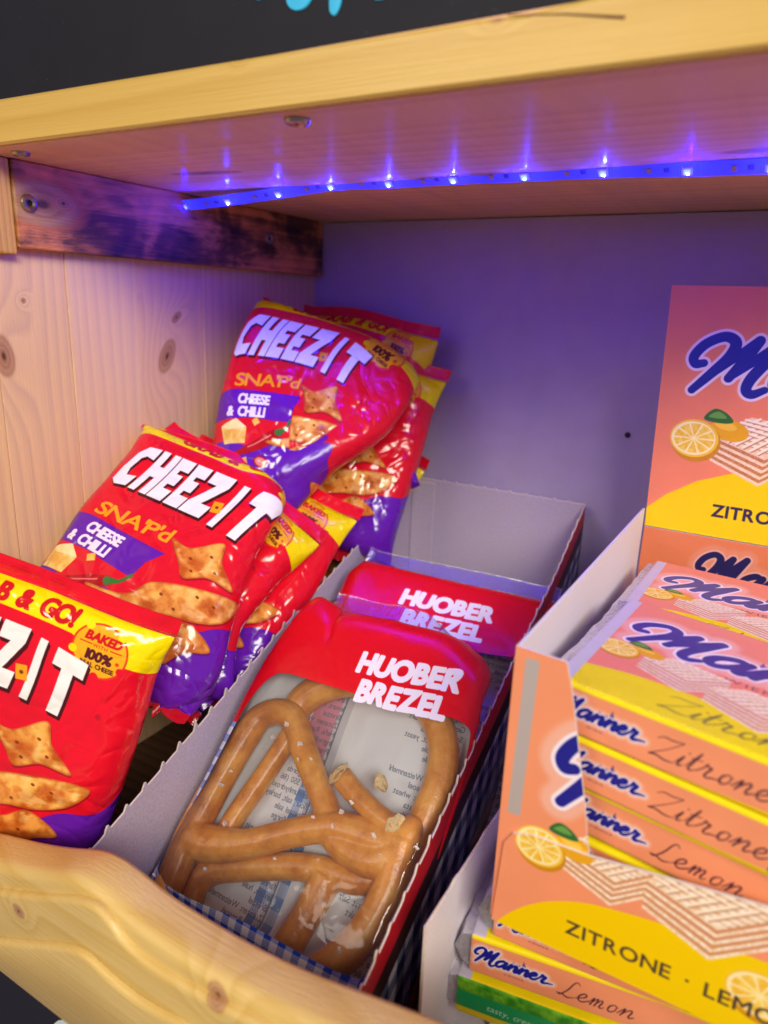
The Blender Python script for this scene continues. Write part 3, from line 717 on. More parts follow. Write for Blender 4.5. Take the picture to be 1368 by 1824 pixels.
P = [at(x, y, 1, LIPF+.004) for x, y in ((96, 1824), (104, 1817), (116, 1815), (126, 1820), (136, 1834), (120, 1850), (100, 1846))]
n = len(P); child('lettering', mesh('lettering', P+[p-np.array([0, .0005, 0]) for p in P], [tuple(range(n, 2*n))]+[(i, (i+1) % n, n+(i+1) % n, n+i) for i in range(n)]), plain('pale_paint', 'C8D4D0', .5), lb)

# ------------------------------------------------------------------ LED strip
led = empty('led_strip', (-.2, .42, H), 'blue glowing LED tape stuck under the top board', 'light strip')
LP = [(300, 366, .418), (330, 366, .42), (407, 357, .42), (497, 344, .42), (590, 330, .42), (693, 325, .42), (808, 318, .42), (935, 312, .42), (1075, 305, .42), (1225, 302, .42), (1375, 296, .42), (1520, 291, .42)]
lp = [at(x, y, 1, q) for x, y, q in LP]
SN = unit((0, -.55, -.835)); SU = unit((0, -.835, .55))
path = catmull(lp, 16); V, Fs = [], []
for p in path:
    for a, b in ((-.0050, 0), (.0050, 0), (.0050, -.0004), (-.0050, -.0004)): V.append(p+SU*a+SN*b)
for i in range(len(path)-1):
    for k in range(4): Fs.append((i*4+k, i*4+(k+1) % 4, i*4+4+(k+1) % 4, i*4+4+k))
t = NT('tape_painted_glow'); t.set(Base_Color=(.10, .11, .7), Roughness=.35, Emission_Color=(.03, .04, 1.), Emission_Strength=.5); ga = t.n('ShaderNodeAttribute', attribute_name='glow'); t.l(t.math('MULTIPLY_ADD', ga.outputs['Fac'], 2.4, .4), t.b.inputs['Emission Strength']); m_tape = t.m  # LED light on the tape, painted as blue base and emission fading from each LED
tp = mesh('tape', V, Fs); gl_ = tp.attributes.new('glow', 'FLOAT', 'POINT')
gl_.data.foreach_set('value', [max(math.exp(-np.linalg.norm(np.array(v)-q)/.0055) for q in lp[1:]) for v in V])
child('tape', tp, m_tape, led)
def emit(name, col, s):
    t = NT(name); e = t.n('ShaderNodeEmission'); e.inputs[0].default_value = col+(1,); e.inputs[1].default_value = s; t.l(e.outputs[0], t.out.inputs[0]); return t.m
m_led = emit('led_blue', (.00026, .0004, 1.), 1850.); m_hot = emit('led_core', (.35, .55, 1.), 500.); m_hr = emit('led_red', (1., .1, .3), 300.)
m_pack = plain('led_package', 'D8D8E8', .4); m_res = plain('resistor_beige', 'B89A88', .5); m_cu = plain('solder_pad', '5A5490', .4)
def bxv(c, hx, hu, t0, t1, X):
    V = [c+X*sx*hx+SU*su*hu+SN*q for q in (t0, t1) for sx, su in ((-1, -1), (1, -1), (1, 1), (-1, 1))]
    return V, [(0, 3, 2, 1), (4, 5, 6, 7), (0, 1, 5, 4), (1, 2, 6, 5), (2, 3, 7, 6), (3, 0, 4, 7)]
for i in range(1, len(lp)):
    X = unit(lp[min(i+1, len(lp)-1)]-lp[i-1]); c = lp[i]
    d = child('led', joinmesh('led', [bxv(c, .0027, .0025, .0001, .0014, X)]), m_pack, led)
    child('lens', joinmesh('lens', [bxv(c, .0015, .0013, .0010, .0024, X)]), m_led, d)
    child('core', joinmesh('core', [bxv(c+X*.0004-SU*.0004, .0005, .0004, .0012, .0027, X)]), m_hr if i == 9 else m_hot, d)
    if i < len(lp)-1:
        q = (lp[i]+lp[i+1])/2; q = path[min(len(path)-1, 16*i+8)]
        child('resistor', joinmesh('resistor', [bxv(q+X*.002, .0012, .0015, .0001, .0007, X)]), m_res, led)
        child('contact', joinmesh('contact', [bxv(path[16*i+12], .0014, .0014, .0001, .0003, X)]), m_cu, led)

# ------------------------------------------------------------------ inflated film bags (a small cloth solve on a closed tube)
def inflate(w, h, nx, ny, seed, thick, steps=110, press=1., crush=0., lowfill=.5, sub=5, calm=0.):
    rng = np.random.default_rng(seed)
    gx = np.linspace(0, w, nx); gy = np.linspace(0, -h, ny)
    X, Y = np.meshgrid(gx, gy); P = np.zeros((2, ny, nx, 3)); P[..., 0] = X; P[..., 1] = Y
    prof = np.clip(np.sin(np.pi*X/w), 0, 1)**.6*np.clip(np.sin(np.pi*np.clip(-Y/h, 0, 1)), 0, 1)**.6
    P[0, ..., 2] = prof*thick*.2; P[1, ..., 2] = -prof*thick*.2
    def lown(c):
        g = rng.normal(size=(2, c+2, c, 3)); yi = np.linspace(0, c+.99, ny); xi = np.linspace(0, c-1.01, nx)
        a = yi.astype(int); b = xi.astype(int); fy = (yi-a)[:, None, None]; fx = (xi-b)[None, :, None]; a2 = np.minimum(a+1, c+1)
        f = lambda aa, bb: g[:, aa][:, :, bb]
        return (f(a, b)*(1-fx)+f(a, b+1)*fx)*(1-fy)+(f(a2, b)*(1-fx)+f(a2, b+1)*fx)*fy
    N1, N2 = lown(5), lown(10); N = N1*.6+N2*.5; N[..., 0] -= N[..., 0].mean(); N[..., 1] *= .5; N *= crush; N *= (1-calm*np.clip((-Y/h-.25)*2.5, 0, 1))[None, :, :, None]
    dx, dy = w/(nx-1), h/(ny-1); dd = math.hypot(dx, dy)
    vel = np.zeros_like(P); cap = thick*.5*(.55+.45*np.clip((-Y/h-.05)/max(lowfill, .01), 0, 1))
    def con(a, b, L, ks, kc):
        d = b-a; l = np.sqrt((d*d).sum(-1, keepdims=True))+1e-9; e = (l-L)/l; e = np.where(e > 0, ks*e, kc*e)*.5*d
        a += e; b -= e
    for it in range(steps):
        du = np.gradient(P, axis=2); dv = np.gradient(P, axis=1); nrm = np.cross(dv, du); nrm /= np.linalg.norm(nrm, axis=-1, keepdims=True)+1e-9
        nrm[1] *= -1
        amp = crush*(1. if it < steps*.6 else .35)
        vel = vel*.86+nrm*press*.00035+N*amp*.0003
        old = P.copy(); P = P+vel
        for k in range(sub):
            for s0 in (0, 1):
                con(P[:, :, s0:-1:2][:, :, :P[:, :, s0+1::2].shape[2]], P[:, :, s0+1::2], dx, 1., .12)
                con(P[:, s0:-1:2][:, :P[:, s0+1::2].shape[1]], P[:, s0+1::2], dy, 1., .12)
                con(P[:, s0:-1:2, :-1], P[:, s0+1::2, 1:], dd, .45, .03); con(P[:, s0:-1:2, 1:], P[:, s0+1::2, :-1], dd, .45, .03)
            con(P[:, :, :-2], P[:, :, 2:], 2*dx, .0, .10); con(P[:, :-2], P[:, 2:], 2*dy, .0, .10)
            z = P[..., 2]; over = np.abs(z)-cap[None]; P[..., 2] = np.where(over > 0, np.sign(z)*(cap+.3*np.clip(over, 0, 1)), z)
            for sl in ((slice(None), slice(0, 1)), (slice(None), slice(-1, None))):   # side folds
                mid = P[(slice(None),)+sl].mean(0, keepdims=True); P[(slice(None),)+sl] = mid
            for j in (0, -1):
                mid = P[:, j].mean(0); mid[:, 1] = .97*mid[:, 1]+.03*(0 if j == 0 else -h); mid[:, 2] *= .9; mid[:, 0] += .25*(w/2-mid[:, 0].mean()); P[:, j] = mid
        vel = P-old
        P[..., 0] -= P[..., 0].mean()-w/2
    return P
def roll(Q, folds):
    """bend a sheet (local mm->m coords, z towards the viewer) past a line: (point, direction, angle, radius)"""
    for (p, d, ang, R) in folds:
        d = np.array(d, float)/np.hypot(*d); s = (Q[..., 0]-p[0])*d[0]+(Q[..., 1]-p[1])*d[1]
        th = np.clip(s/R, 0, abs(ang)); sg = np.sign(ang); on = s > 0; rest = np.clip(s-R*abs(ang), 0, None)
        zz = Q[..., 2]*sg   # bend away from the viewer for positive angle
        ns = (R+zz)*np.sin(th)+rest*np.cos(th); nz = (R+zz)*np.cos(th)-R-rest*np.sin(th)
        dl = np.where(on, ns-s, 0)
        Q = Q.copy(); Q[..., 0] += dl*d[0]; Q[..., 1] += dl*d[1]; Q[..., 2] = np.where(on, nz*sg, Q[..., 2])
    return Q
def bag(name, sim, TL, r, u, mats, label, cat, group, w, h, folds=(), seal=.010, v0=0., v1=1., fw=None, seals=None, subd=1):
    r = unit(r); u = np.asarray(u, float); u = unit(u-(u@r)*r); n = np.cross(r, u); TL = np.asarray(TL, float)
    ny, nx = sim.shape[1:3]
    def world(Q): Q = roll(Q, folds); return TL+Q[..., 0:1]*r+Q[..., 1:2]*u+Q[..., 2:3]*n
    root = empty(name, tuple(TL-u*h+r*w/2), label, cat, group)
    W = world(sim); V = W.reshape(-1, 3); uu = np.linspace(0, 1, nx); vv = 1-(seal/h0(h, seal))-np.linspace(0, 1, ny)*(1-2*seal/h0(h, seal))
    UV = np.stack(np.meshgrid(uu, vv), -1); UV = np.concatenate([UV.reshape(-1, 2)]*2)
    idx = np.arange(2*ny*nx).reshape(2, ny, nx); back = idx[1].copy()
    back[:, 0] = idx[0][:, 0]; back[:, -1] = idx[0][:, -1]; back[0] = idx[0][0]; back[-1] = idx[0][-1]
    Fs, mi = [], []
    for j in range(ny-1):
        for i in range(nx-1):
            Fs.append((idx[0, j, i], idx[0, j+1, i], idx[0, j+1, i+1], idx[0, j, i+1])); mi.append(0)
            Fs.append((back[j, i], back[j, i+1], back[j+1, i+1], back[j+1, i])); mi.append(1)
    me = mesh('film', V, Fs, UV, mi)
    for q in mats[:2]: me.materials.append(q)
    bm = bmesh.new(); bm.from_mesh(me); bmesh.ops.delete(bm, geom=[v_ for v_ in bm.verts if not v_.link_faces], context='VERTS'); bm.to_mesh(me); bm.free()
    o = child('film', me, mats[:2], root, smooth=True)
    if subd: md = o.modifiers.new('round', 'SUBSURF'); md.levels = md.render_levels = subd
    for nm, j, sg in (('top_seal', 0, 1), ('bottom_seal', -1, -1)):
        row = sim[0, j]; nb = (sim[0, 1 if j == 0 else -2]+sim[1, 1 if j == 0 else -2])/2
        row = np.stack([np.interp(np.linspace(0, nx-1, nx*2), np.arange(nx), row[:, c]) for c in range(3)], 1)
        nr = 12; G = np.zeros((nr, len(row), 3)); hh = np.linspace(0, seal, nr)
        nbi = np.stack([np.interp(np.linspace(0, nx-1, nx*2), np.arange(nx), nb[:, c]) for c in range(3)], 1)
        d = row-nbi; d /= np.linalg.norm(d, axis=1)[:, None]+1e-9; d = d*.35+np.array([0, sg, 0])*.65
        for k in range(nr): G[k] = row+d*hh[k]; G[k, :, 2] += (.00038 if k % 2 else -.00038)*(k > 0)
        Wd = world(G); Wb = world(G-np.array([0, 0, .0003])*(np.arange(nr) > 0)[:, None, None])
        nc = len(row); us = np.linspace(0, 1, nc)
        top_v = (1-seal/h0(h, seal)) if sg > 0 else seal/h0(h, seal)
        vs = top_v+sg*np.linspace(0, seal/h0(h, seal), nr); SUV = np.stack(np.meshgrid(us, vs), -1).reshape(-1, 2)
        SF = []
        for k in range(nr-1):
            for i in range(nc-1):
                q = (k*nc+i, k*nc+i+1, k*nc+nc+i+1, k*nc+nc+i); q2 = tuple(x+nr*nc for x in q)
                SF.append(q if sg > 0 else q[::-1]); SF.append(q2[::-1] if sg > 0 else q2)
        ms = mesh(nm, np.concatenate([Wd.reshape(-1, 3), Wb.reshape(-1, 3)]), SF, np.concatenate([SUV, SUV]))
        child(nm, ms, (seals or [mats[0]])[0], root, smooth=True)
    return root
def h0(h, seal): return h

img_chips = chips_art()
m_chip = printed('crisp_packet_film', img_chips, .15, crinkle=.0014, spec=.55)
m_chipback = printed('crisp_packet_back', img_chips, .24, crinkle=.0009)
BW, BH, SL = .146, .186, .009
simA = inflate(BW, BH-2*SL, 54, 66, 11, .038, press=.9, crush=1.0)
simB = inflate(BW, BH-2*SL, 54, 66, 102, .038, press=1.0, crush=1.2)
simD = inflate(BW, BH-2*SL, 54, 66, 119, .038, press=.9, crush=1.4)
simC = inflate(BW, BH-2*SL, 54, 66, 113, .038, press=1.2, crush=1.9)
for s in (simA, simB, simC, simD): s[..., 1] -= SL; s[..., 0] -= s[0, 0, :, 0].min()
simB[..., 0] *= 1.10
WA, WB, WC = [float(s[0, 0, :, 0].max()) for s in (simA, simB, simC)]
G1 = 'cheese cracker bags heaped against the left wall'
TRA = at(326, 1098, 1, .248); rA_ = unit((.852, .436, -.295)); TLA = TRA-rA_*WA
chips = lambda *a, **k: bag('snack_bag', a[0], a[1], a[2], a[3], (m_chip, m_chipback), a[4], 'snack bag', G1, BW, BH, **k)
chips(simA, TLA, rA_, (.246, .165, .955), 'front red snack bag with flat yellow band and round cheese seal, by the scalloped lip')
TLM = at(243, 752, 0, -.427)+np.array([.006, .002, .004]); rM = (.953, .22, -.2); uM = (0, .71, .70)
aM = .02; rM, uM = np.array(unit(rM)), np.array(uM); rM, uM = rM*math.cos(aM)-uM*math.sin(aM), uM*math.cos(aM)+rM*math.sin(aM)
chips(simB, TLM, rM, uM, 'middle red and purple snack bag leaning on the pine wall, wordmark buckled by a crease', folds=[((0, -.024), (0, 1), .28, .022), ((.112, -.030), (.66, .75), .75, .010)])
nM = np.cross(unit(rM), unit(uM))
TRb = at(606, 902, 1, .428); rb = unit((.90, .20, -.38)); chips(simC, TRb-rb*WC-np.array([0,0,.006]), rb, (0.2, .70, .69), 'snack bag tucked behind the middle one, only right side and yellow corner showing', folds=[((0, -.02), (0, 1), .3, .03)])
TRb = at(652, 878, 1, .468); rb = unit((.92, .22, -.3)); chips(simA, TRb-rb*WA-np.array([0,0,.012]), rb, (0.25, .70, .68), 'lowest snack bag in the heap, a sliver of yellow beside the cardboard tray')
rT = np.array([.86, .42, -.25]); rT = unit(rT); uT = np.array([0, .535, .84]); uT = unit(uT-(uT@rT)*rT); rT, uT = rT*math.cos(.16)-uT*math.sin(.16), uT*math.cos(.16)+rT*math.sin(.16)
TLT = at(482, 494, 1, .487)
chips(simD, TLT, rT, uT, 'uppermost snack bag with a large lilac-lit wordmark, its top edge rolled back', folds=[((0, -.030), (0, 1), 1.2, .018), ((.116, -.02), (.8, .6), .5, .012)])
TR2 = at(790, 549, 1, .574); r2 = unit((.985, -.06, .02))
chips(simC, TR2-r2*WC, r2, (0, .25, .96), 'snack bag at the back with a dull crimped seal standing above the uppermost bag')
TR3 = at(805, 656, 1, .572); r3 = unit((.90, .34, -.20))
chips(simA, TR3-r3*WA, r3, (.12, .38, .90), 'snack bag slumped right of the uppermost bag, yellow corner turned sideways')
TR4 = at(777, 790, 1, .585); r4 = unit((.97, .0, -.22))
chips(simC, TR4-r4*WC, r4, (.1, .3, .95), 'snack bag nearly buried by the back panel, just a red and yellow tip showing')

# ------------------------------------------------------------------ pretzel tray
m_grey = cardboard('grey_board', 'BAACBA', .32); m_edge = cardboard('torn_edge', 'D8C8BC', .3); m_trayp = printed('tray_print', tray_art(), .5)
TA, TB = np.array([-.306, .590, 0]), np.array([-.283, .183, 0])       # inner left foot line
TC, TD = np.array([-.141, .590, 0]), np.array([-.118, .183, 0])
tray = empty('pretzel_tray', (-.21, .39, FL), 'grey cardboard tray with torn perforated edges holding the pretzel bags', 'cardboard tray')
def wall(name, P, Q, zt, zb, th, inner, outer, parent, out, nub=.0135, amp=.0022, seed=0, label=None):
    """board from P to Q in plan; zt(s) gives the torn top; out = outward side"""
    rng = random.Random(seed); L = np.linalg.norm(Q-P); d = (Q-P)/L; s, S = 0., []
    while s < L:
        S.append((s, rng.uniform(-.0003, .0003)))
        g = nub*rng.uniform(.8, 1.2)
        b = rng.uniform(.5, 1.2)*amp
        S += [(s+g*.50, rng.uniform(-.0003, .0004)), (s+g*.58, b*.8), (s+g*.66, b), (s+g*.74, b*.5), (s+g*.80, 0)]; s += g
    S = [q for q in S if q[0] < L]+[(L, 0)]
    V, Fs, uv, mi = [], [], [], []
    for q, e in S:
        p = P+d*q; z = zt(q/L)+e
        for off, zz in ((0, zb), (0, z-.0004), (th*.5, z+.0002), (th, z-.0004), (th, zb)):
            V.append(p+out*off+np.array([0, 0, zz])); uv.append((q/.41 if off else q/L, 1-(zt(q/L)-zz)/.2))
    for i in range(len(S)-1):
        for k, mm in ((0, 0), (1, 2), (2, 2), (3, 1)):
            f = (i*5+k, i*5+k+1, i*5+5+k+1, i*5+5+k); Fs.append(f); mi.append(mm)
    Fs += [(0, 4, 3, 2, 1), tuple((len(S)-1)*5+k for k in range(5))]; mi += [2, 2]
    me = mesh(name, V, Fs, uv, mi)
    bm = bmesh.new(); bm.from_mesh(me); bmesh.ops.recalc_face_normals(bm, faces=bm.faces); bm.to_mesh(me); bm.free()
    for q in (inner, outer, m_edge): me.materials.append(q)
    return child(name, me, [inner, outer, m_edge], parent, label)
zb_ = at(735, 855, 0, -.305)[2]
zc = lambda s: np.interp(s, [0, .22, .5, 1], [-.155, -.190, -.222, -.288])
wall('side_wall', TA, TB, zc, FL+.001, .0012, m_grey, m_grey, tray, np.array([-1., 0, 0]), seed=1, amp=.0036)
wall('side_wall', TC, TD, zc, FL+.001, .0012, m_grey, m_trayp, tray, np.array([1., 0, 0]), seed=2, amp=.0036, label='tray side printed with red edge, gingham with painted-in shade and pretzels')
wall('back_wall', TA+np.array([.0001, 0, 0]), TC-np.array([.0001, 0, 0]), lambda s: -.155, FL+.001, .0012, m_grey, m_grey, tray, np.array([0., 1, 0]), seed=3, amp=.0016)
wall('glue_tab', TA+np.array([.001, -.0012, 0]), TA+np.array([.024, -.0012, 0]), lambda s: -.1585, FL+.002, .0009, m_grey, m_grey, tray, np.array([0., 1, 0]), seed=4, amp=.0004)
child('tray_floor', boxmesh('tray_floor', (-.300, .19, FL+.0005), (.165, 0, 0), (0, .395, 0), (0, 0, .0012), .0002), m_grey, tray)

# ------------------------------------------------------------------ pretzel bags
m_pf = printed('pretzel_film', brezel_front(), .22, alpha_clear=True, crinkle=.0003); m_pf2 = printed('pretzel_film_rear', brezel_front(-18, -9, 'pretzel_film_print_rear'), .22, alpha_clear=True, crinkle=.0003); m_pb = printed('pretzel_back_film', brezel_back(), .4)
m_cl = clear_film('clear_film')
PW, PH, PS = .160, .230, .013
simP = inflate(PW, PH-2*PS, 50, 66, 215, .028, press=1.0, crush=1.15, lowfill=.25, calm=.85); simP[..., 1] -= PS
simQ = inflate(PW, PH-2*PS, 50, 66, 201, .028, press=1.0, crush=1.1, lowfill=.25); simQ[..., 1] -= PS
G2 = 'pretzel bags standing in the grey tray'
TL1 = at(555, 1052, 0, -.277); TR1 = near((893, 1185), TL1, .153); u1 = unit((0, .746, .665))
r1 = unit(TR1-TL1); u1 = unit(u1-(u1@r1)*r1); n1 = np.cross(r1, u1)
rA, uA = r1*math.cos(.11)+u1*math.sin(.11), u1*math.cos(.11)-r1*math.sin(.11)
bag('pretzel_bag', simP, TL1-rA*.005+uA*.007, rA, uA, (m_pf, m_pb), 'front pretzel bag, big window showing brown pretzels over the gingham hem', 'pretzel bag', G2, PW, PH, seal=PS, seals=[m_cl], folds=[((0, -.034), (0, 1), .2, .05), ((.116, -.024), (.66, .75), 1.15, .014), ((.020, -.014), (-.7, .7), .6, .014)])
TLq = at(642, 972, 0, -.289); TRq = near((990, 1050), TLq, .1555)
bag('pretzel_bag', simQ, TLq, TRq-TLq, (0, .80, .60), (m_pf2, m_pb), 'rear pretzel bag with a straight clear seal, leaning on the tray back', 'pretzel bag', G2, PW, PH, seal=PS, seals=[m_cl])
# pretzels inside the front bag
t = NT('pretzel_crust'); v = t.coords(); a = t.noise(v, 60., 4, .55); b = t.noise(v, 700., 2)
t.set(Base_Color=t.ramp(a, [(.28, (.46, .145, .018)), (.48, (.70, .285, .040)), (.72, (.84, .44, .09))]), Roughness=.35, Coat_Weight=.2, Coat_Roughness=.18, Subsurface_Weight=.08, Subsurface_Radius=(.004, .002, .001)); t.bump(t.math('ADD', t.math('ADD', a, t.math('MULTIPLY', t.noise(v, 180., 3, .6), .5)), t.math('MULTIPLY', b, .12)), .0010); m_crust = t.m
m_crumb = plain('pretzel_crumb', 'E8CE98', .85, .25, 900, .0012); m_salt = plain('salt_white', 'F2EEE6', .4, .1, 500)
def bp(cx, cy, z):   # point of the zoomed crop -> bag plane at local height z
    x, y = cx/2.0118+240, cy/2.0118+1180; d = ray(x, y); O = TL1+n1*z; k = (O@n1)/(d@n1); return d*k
def pretzel(name, paths, z, label, zz=None, group=None):
    parts = []
    for pts, rad in paths:
        P = catmull([bp(p[0], p[1], z+(p[2] if len(p) > 2 else 0)) for p in pts], 7)
        rr = np.interp(np.linspace(0, 1, len(P)), np.linspace(0, 1, len(rad)), rad); parts.append(tube(P, rr, 14))
    me = joinmesh('crust', parts); root = empty(name, tuple(bp(*paths[0][0][0][:2], z)), label, 'pretzel', group)
    o = child('crust', me, m_crust, root, smooth=True)
    md = o.modifiers.new('merge', 'REMESH'); md.mode = 'VOXEL'; md.voxel_size = .0009; md.use_smooth_shade = True
    md = o.modifiers.new('soft', 'SMOOTH'); md.iterations = 4; md.factor = .5
    return root
Z1, Z2 = .0018, -.0068
PR = .0085
p1 = pretzel('pretzel', [
  ([(95, 860), (140, 760), (205, 610), (300, 430), (400, 262), (452, 196), (520, 176), (572, 208), (610, 320), (655, 440), (715, 585), (760, 640)], [PR*1.05, PR*1.1, PR*1.15, PR*1.1, PR*1.1, PR, PR, PR, PR*.98, PR*.9, PR*.9, PR*.8]),
  ([(205, 625), (270, 650), (400, 652, .002), (560, 612, .002), (700, 590, .002), (800, 612), (900, 640), (985, 600)], [PR*1.3, PR*1.3, PR, PR*.95, PR*1.0, PR*1.15, PR*1.15, PR*.8]),
  ([(690, 600), (760, 670), (850, 710), (930, 690), (985, 610), (1000, 560)], [PR*.9, PR*1.0, PR*1.1, PR*1.1, PR*.9, PR*.6]),
  ([(960, 640), (925, 760), (865, 900), (770, 1030), (650, 1120)], [PR*1.1, PR*1.05, PR, PR*1.1, PR])], Z1, 'upper pretzel in the front bag with crossed arms and salt grains')
p2 = pretzel('pretzel', [
  ([(575, 235), (520, 320), (440, 440), (350, 570), (290, 690), (225, 800), (200, 880)], [PR*.8]*6),
  ([(230, 780), (300, 745), (420, 735), (560, 730), (680, 745), (790, 780), (880, 780)], [PR*.9]*7),
  ([(690, 770), (630, 880), (570, 980), (510, 1070)], [PR*1.1, PR*1.0, PR, PR]),
  ([(560, 200), (610, 130), (700, 82), (830, 66), (960, 96), (1060, 170), (1105, 290), (1095, 420), (1050, 540), (1000, 650), (940, 780)], [PR*1.1, PR*1.2, PR*1.2, PR*1.2, PR*1.2, PR*1.15, PR*1.1, PR*1.1, PR*1.1, PR, PR])], Z2, 'lower pretzel lying beneath the crossed one, its wide ring showing at the top')
stick = empty('pretzel_piece', tuple(bp(800, 500, .006)), 'thick broken pretzel stump with a pale torn end, lying across the ring', 'pretzel piece')
P = catmull([bp(x, y, .0055) for x, y in ((742, 410), (800, 480), (870, 545), (935, 590))], 6)
V, Fs = tube(P, np.linspace(.0066, .0058, len(P)), 16, True)
child('crust', mesh('crust', V, Fs), m_crust, stick, smooth=True)
for e, s in ((0, -1), (-1, 1)):
    T = unit(P[e]-P[e+1] if e == 0 else P[e]-P[e-1]); T = unit(T*.65+n1*.75); rr = random.Random(e); V = []; R = .0063 if e == 0 else .0056
    uu = unit(np.cross(T, n1)); ww = np.cross(T, uu)
    for ring, q in ((0, 1.03), (1, .7), (2, .35)):
        for k in range(14): th = 2*math.pi*k/14; V.append(P[e]+T*(R*.42+.0012*ring*.6+rr.uniform(0, .0012))+q*R*rr.uniform(1.05, 1.3)*(uu*math.cos(th)+ww*math.sin(th)))
    V.append(P[e]+T*(R*.42+.0032)); Fs = [(a*14+k, a*14+(k+1) % 14, a*14+14+(k+1) % 14, a*14+14+k) for a in (0, 1) for k in range(14)]+[(28+k, 28+(k+1) % 14, 42) for k in range(14)]
    child('torn_end', mesh('torn_end', V, Fs), m_crumb, stick)
cr_ = empty('pretzel_crumb', tuple(bp(880, 430, .004)), 'small pinkish pretzel crumb beside the broken stump', 'crumb')
rr = random.Random(5)
bm = bmesh.new(); bmesh.ops.create_icosphere(bm, subdivisions=2, radius=1.)
c0 = bp(882, 432, .006)
for v_ in bm.verts:
    s = 1+rr.uniform(-.22, .18); q = v_.co*s; v_.co = Vector(c0+r1*q.x*.0052+u1*q.y*.0040*(1-.25*q.x)+n1*q.z*.003+u1*(-.002*q.x))
me = bpy.data.meshes.new('crumb'); bm.to_mesh(me); bm.free(); child('crumb', me, m_crumb, cr_)
# salt grains on the pretzels
bm = bmesh.new(); bmesh.ops.create_cube(bm, size=1.); rr = random.Random(9)
for v_ in bm.verts: v_.co *= rr.uniform(.7, 1.15)
salt = bpy.data.meshes.new('salt_grain'); bm.to_mesh(salt); bm.free(); salt.materials.append(m_salt)
for i, (x, y, s) in enumerate([(495, 268, 1.3), (592, 292, 1.8), (586, 348, 1.1), (629, 345, 1.2), (638, 553, 1.5), (741, 536, 1.5), (712, 585, 1.8), (858, 622, 1.8), (880, 690, 1.2), (500, 702, 1.2), (252, 741, 1.2), (678, 868, 1.4), (70, 762, 1.2), (307, 438, 1.9), (343, 388, 1.4), (545, 222, 1.7), (322, 575, 1.6), (776, 502, 1.6), (820, 134, 1.5), (853, 142, 1.2), (955, 160, 1.3), (735, 1030, 1.5), (1010, 665, 1.3)]):
    o = bpy.data.objects.new('salt_grain', salt); COL.objects.link(o)
    par = p1 if i not in (16, 18, 19, 20) else p2
    o.parent = par; o.matrix_parent_inverse = wm(par).inverted()
    pos = bp(x, y, (Z1 if par is p1 else Z2)+PR*1.08); k = .0015*s
    o.matrix_basis = Matrix.Translation(Vector(pos)) @ Matrix.Rotation(i*1.3, 4, Vector((.3, .5, .8))) @ Matrix.Diagonal((k*1.2, k, k*.7, 1))

# ------------------------------------------------------------------ wafer display (upper box), its packs, and the box below
m_flap = printed('flap_print', flap_art(), .36); m_front = printed('front_print', front_art(), .36); m_inner = printed('inner_print', inner_art(), .4)
m_ptop = printed('pack_top_film', pack_top(), .26, crinkle=.0002); m_pz = printed('pack_front_film_zitrone', pack_front('Zitrone'), .26, crinkle=.0002); m_pl = printed('pack_front_film_lemon', pack_front('Lemon'), .26, crinkle=.0002); m_pg = printed('green_pack_film', pack_green(), .26)
m_foil = plain('silver_foil', (.72, .70, .78), .25, .15, 300, .0006, Metallic=.7); m_wcard = cardboard('white_board', 'E4DCE0', .08, .7); m_kraft = cardboard('kraft_edge', 'B89878', .2)
BX, BY0, BY1, BZ0, BZT = -.0785, .2505, .503, -.2615, -.1275
box = empty('wafer_display_box', (0, .38, BZ0), 'peach and yellow lemon wafer display box with a tall printed flap at the back', 'display box')
yaw = math.radians(2.)
def panel(name, pts, y, th, mat, root, W, Hh, x0, ztop, edge=None, label=None, back=None):
    """flat printed board in the x-z plane at depth y from an outline (x, z), thickness th away from the viewer"""
    n = len(pts); V = [(x, y, z) for x, z in pts]+[(x, y+th, z) for x, z in pts]
    uv = [((x-x0)/W, 1-(ztop-z)/Hh) for x, z in pts]*2
    Fs = [tuple(range(n)), tuple(range(2*n-1, n-1, -1))]+[(i, n+i, n+(i+1) % n, (i+1) % n) for i in range(n)]
    mi = [0, 1]+[1]*n; me = mesh(name, V, Fs, uv, mi)
    bm = bmesh.new(); bm.from_mesh(me); bmesh.ops.recalc_face_normals(bm, faces=bm.faces); bm.to_mesh(me); bm.free()
    for q in (mat, edge or m_wcard): me.materials.append(q)
    return child(name, me, [mat, edge or m_wcard], root, label)
XR = BX+.246
fl = at(1197, 508, 1, BY1)
panel('flap', [(BX+.0012, -.1395), (XR, -.1395), (XR+.002, .0205), (fl[0], fl[2])], BY1, .0016, m_flap, box, .250, .162, BX, .0225, label='tall back flap with wafer picture and lettering')
panel('inner_back', [(BX+.0014, -.182), (XR, -.182), (XR, -.1400), (BX+.0014, -.1400)], BY1-.0012, .001, m_inner, box, .250, .042, BX, -.140)
child('side_wall', boxmesh('side_wall', (BX-.0016, BY0+.001, BZ0), (.0016, 0, 0), (0, BY1-BY0-.001, 0), (0, 0, BZT-BZ0), .0003), m_wcard, box)
child('box_floor', boxmesh('box_floor', (BX, BY0+.002, BZ0), (XR-BX, 0, 0), (0, BY1-BY0-.004, 0), (0, 0, .0016), .0003), m_wcard, box)
child('side_wall', boxmesh('side_wall', (XR, BY0+.001, BZ0), (.0016, 0, 0), (0, BY1-BY0-.001, 0), (0, 0, BZT-BZ0), .0003), m_wcard, box)
co = [at(x, y, 1, BY0) for x, y in ((915, 1150), (1010, 1180), (1018, 1225), (1030, 1330), (1042, 1440), (1046, 1500))]
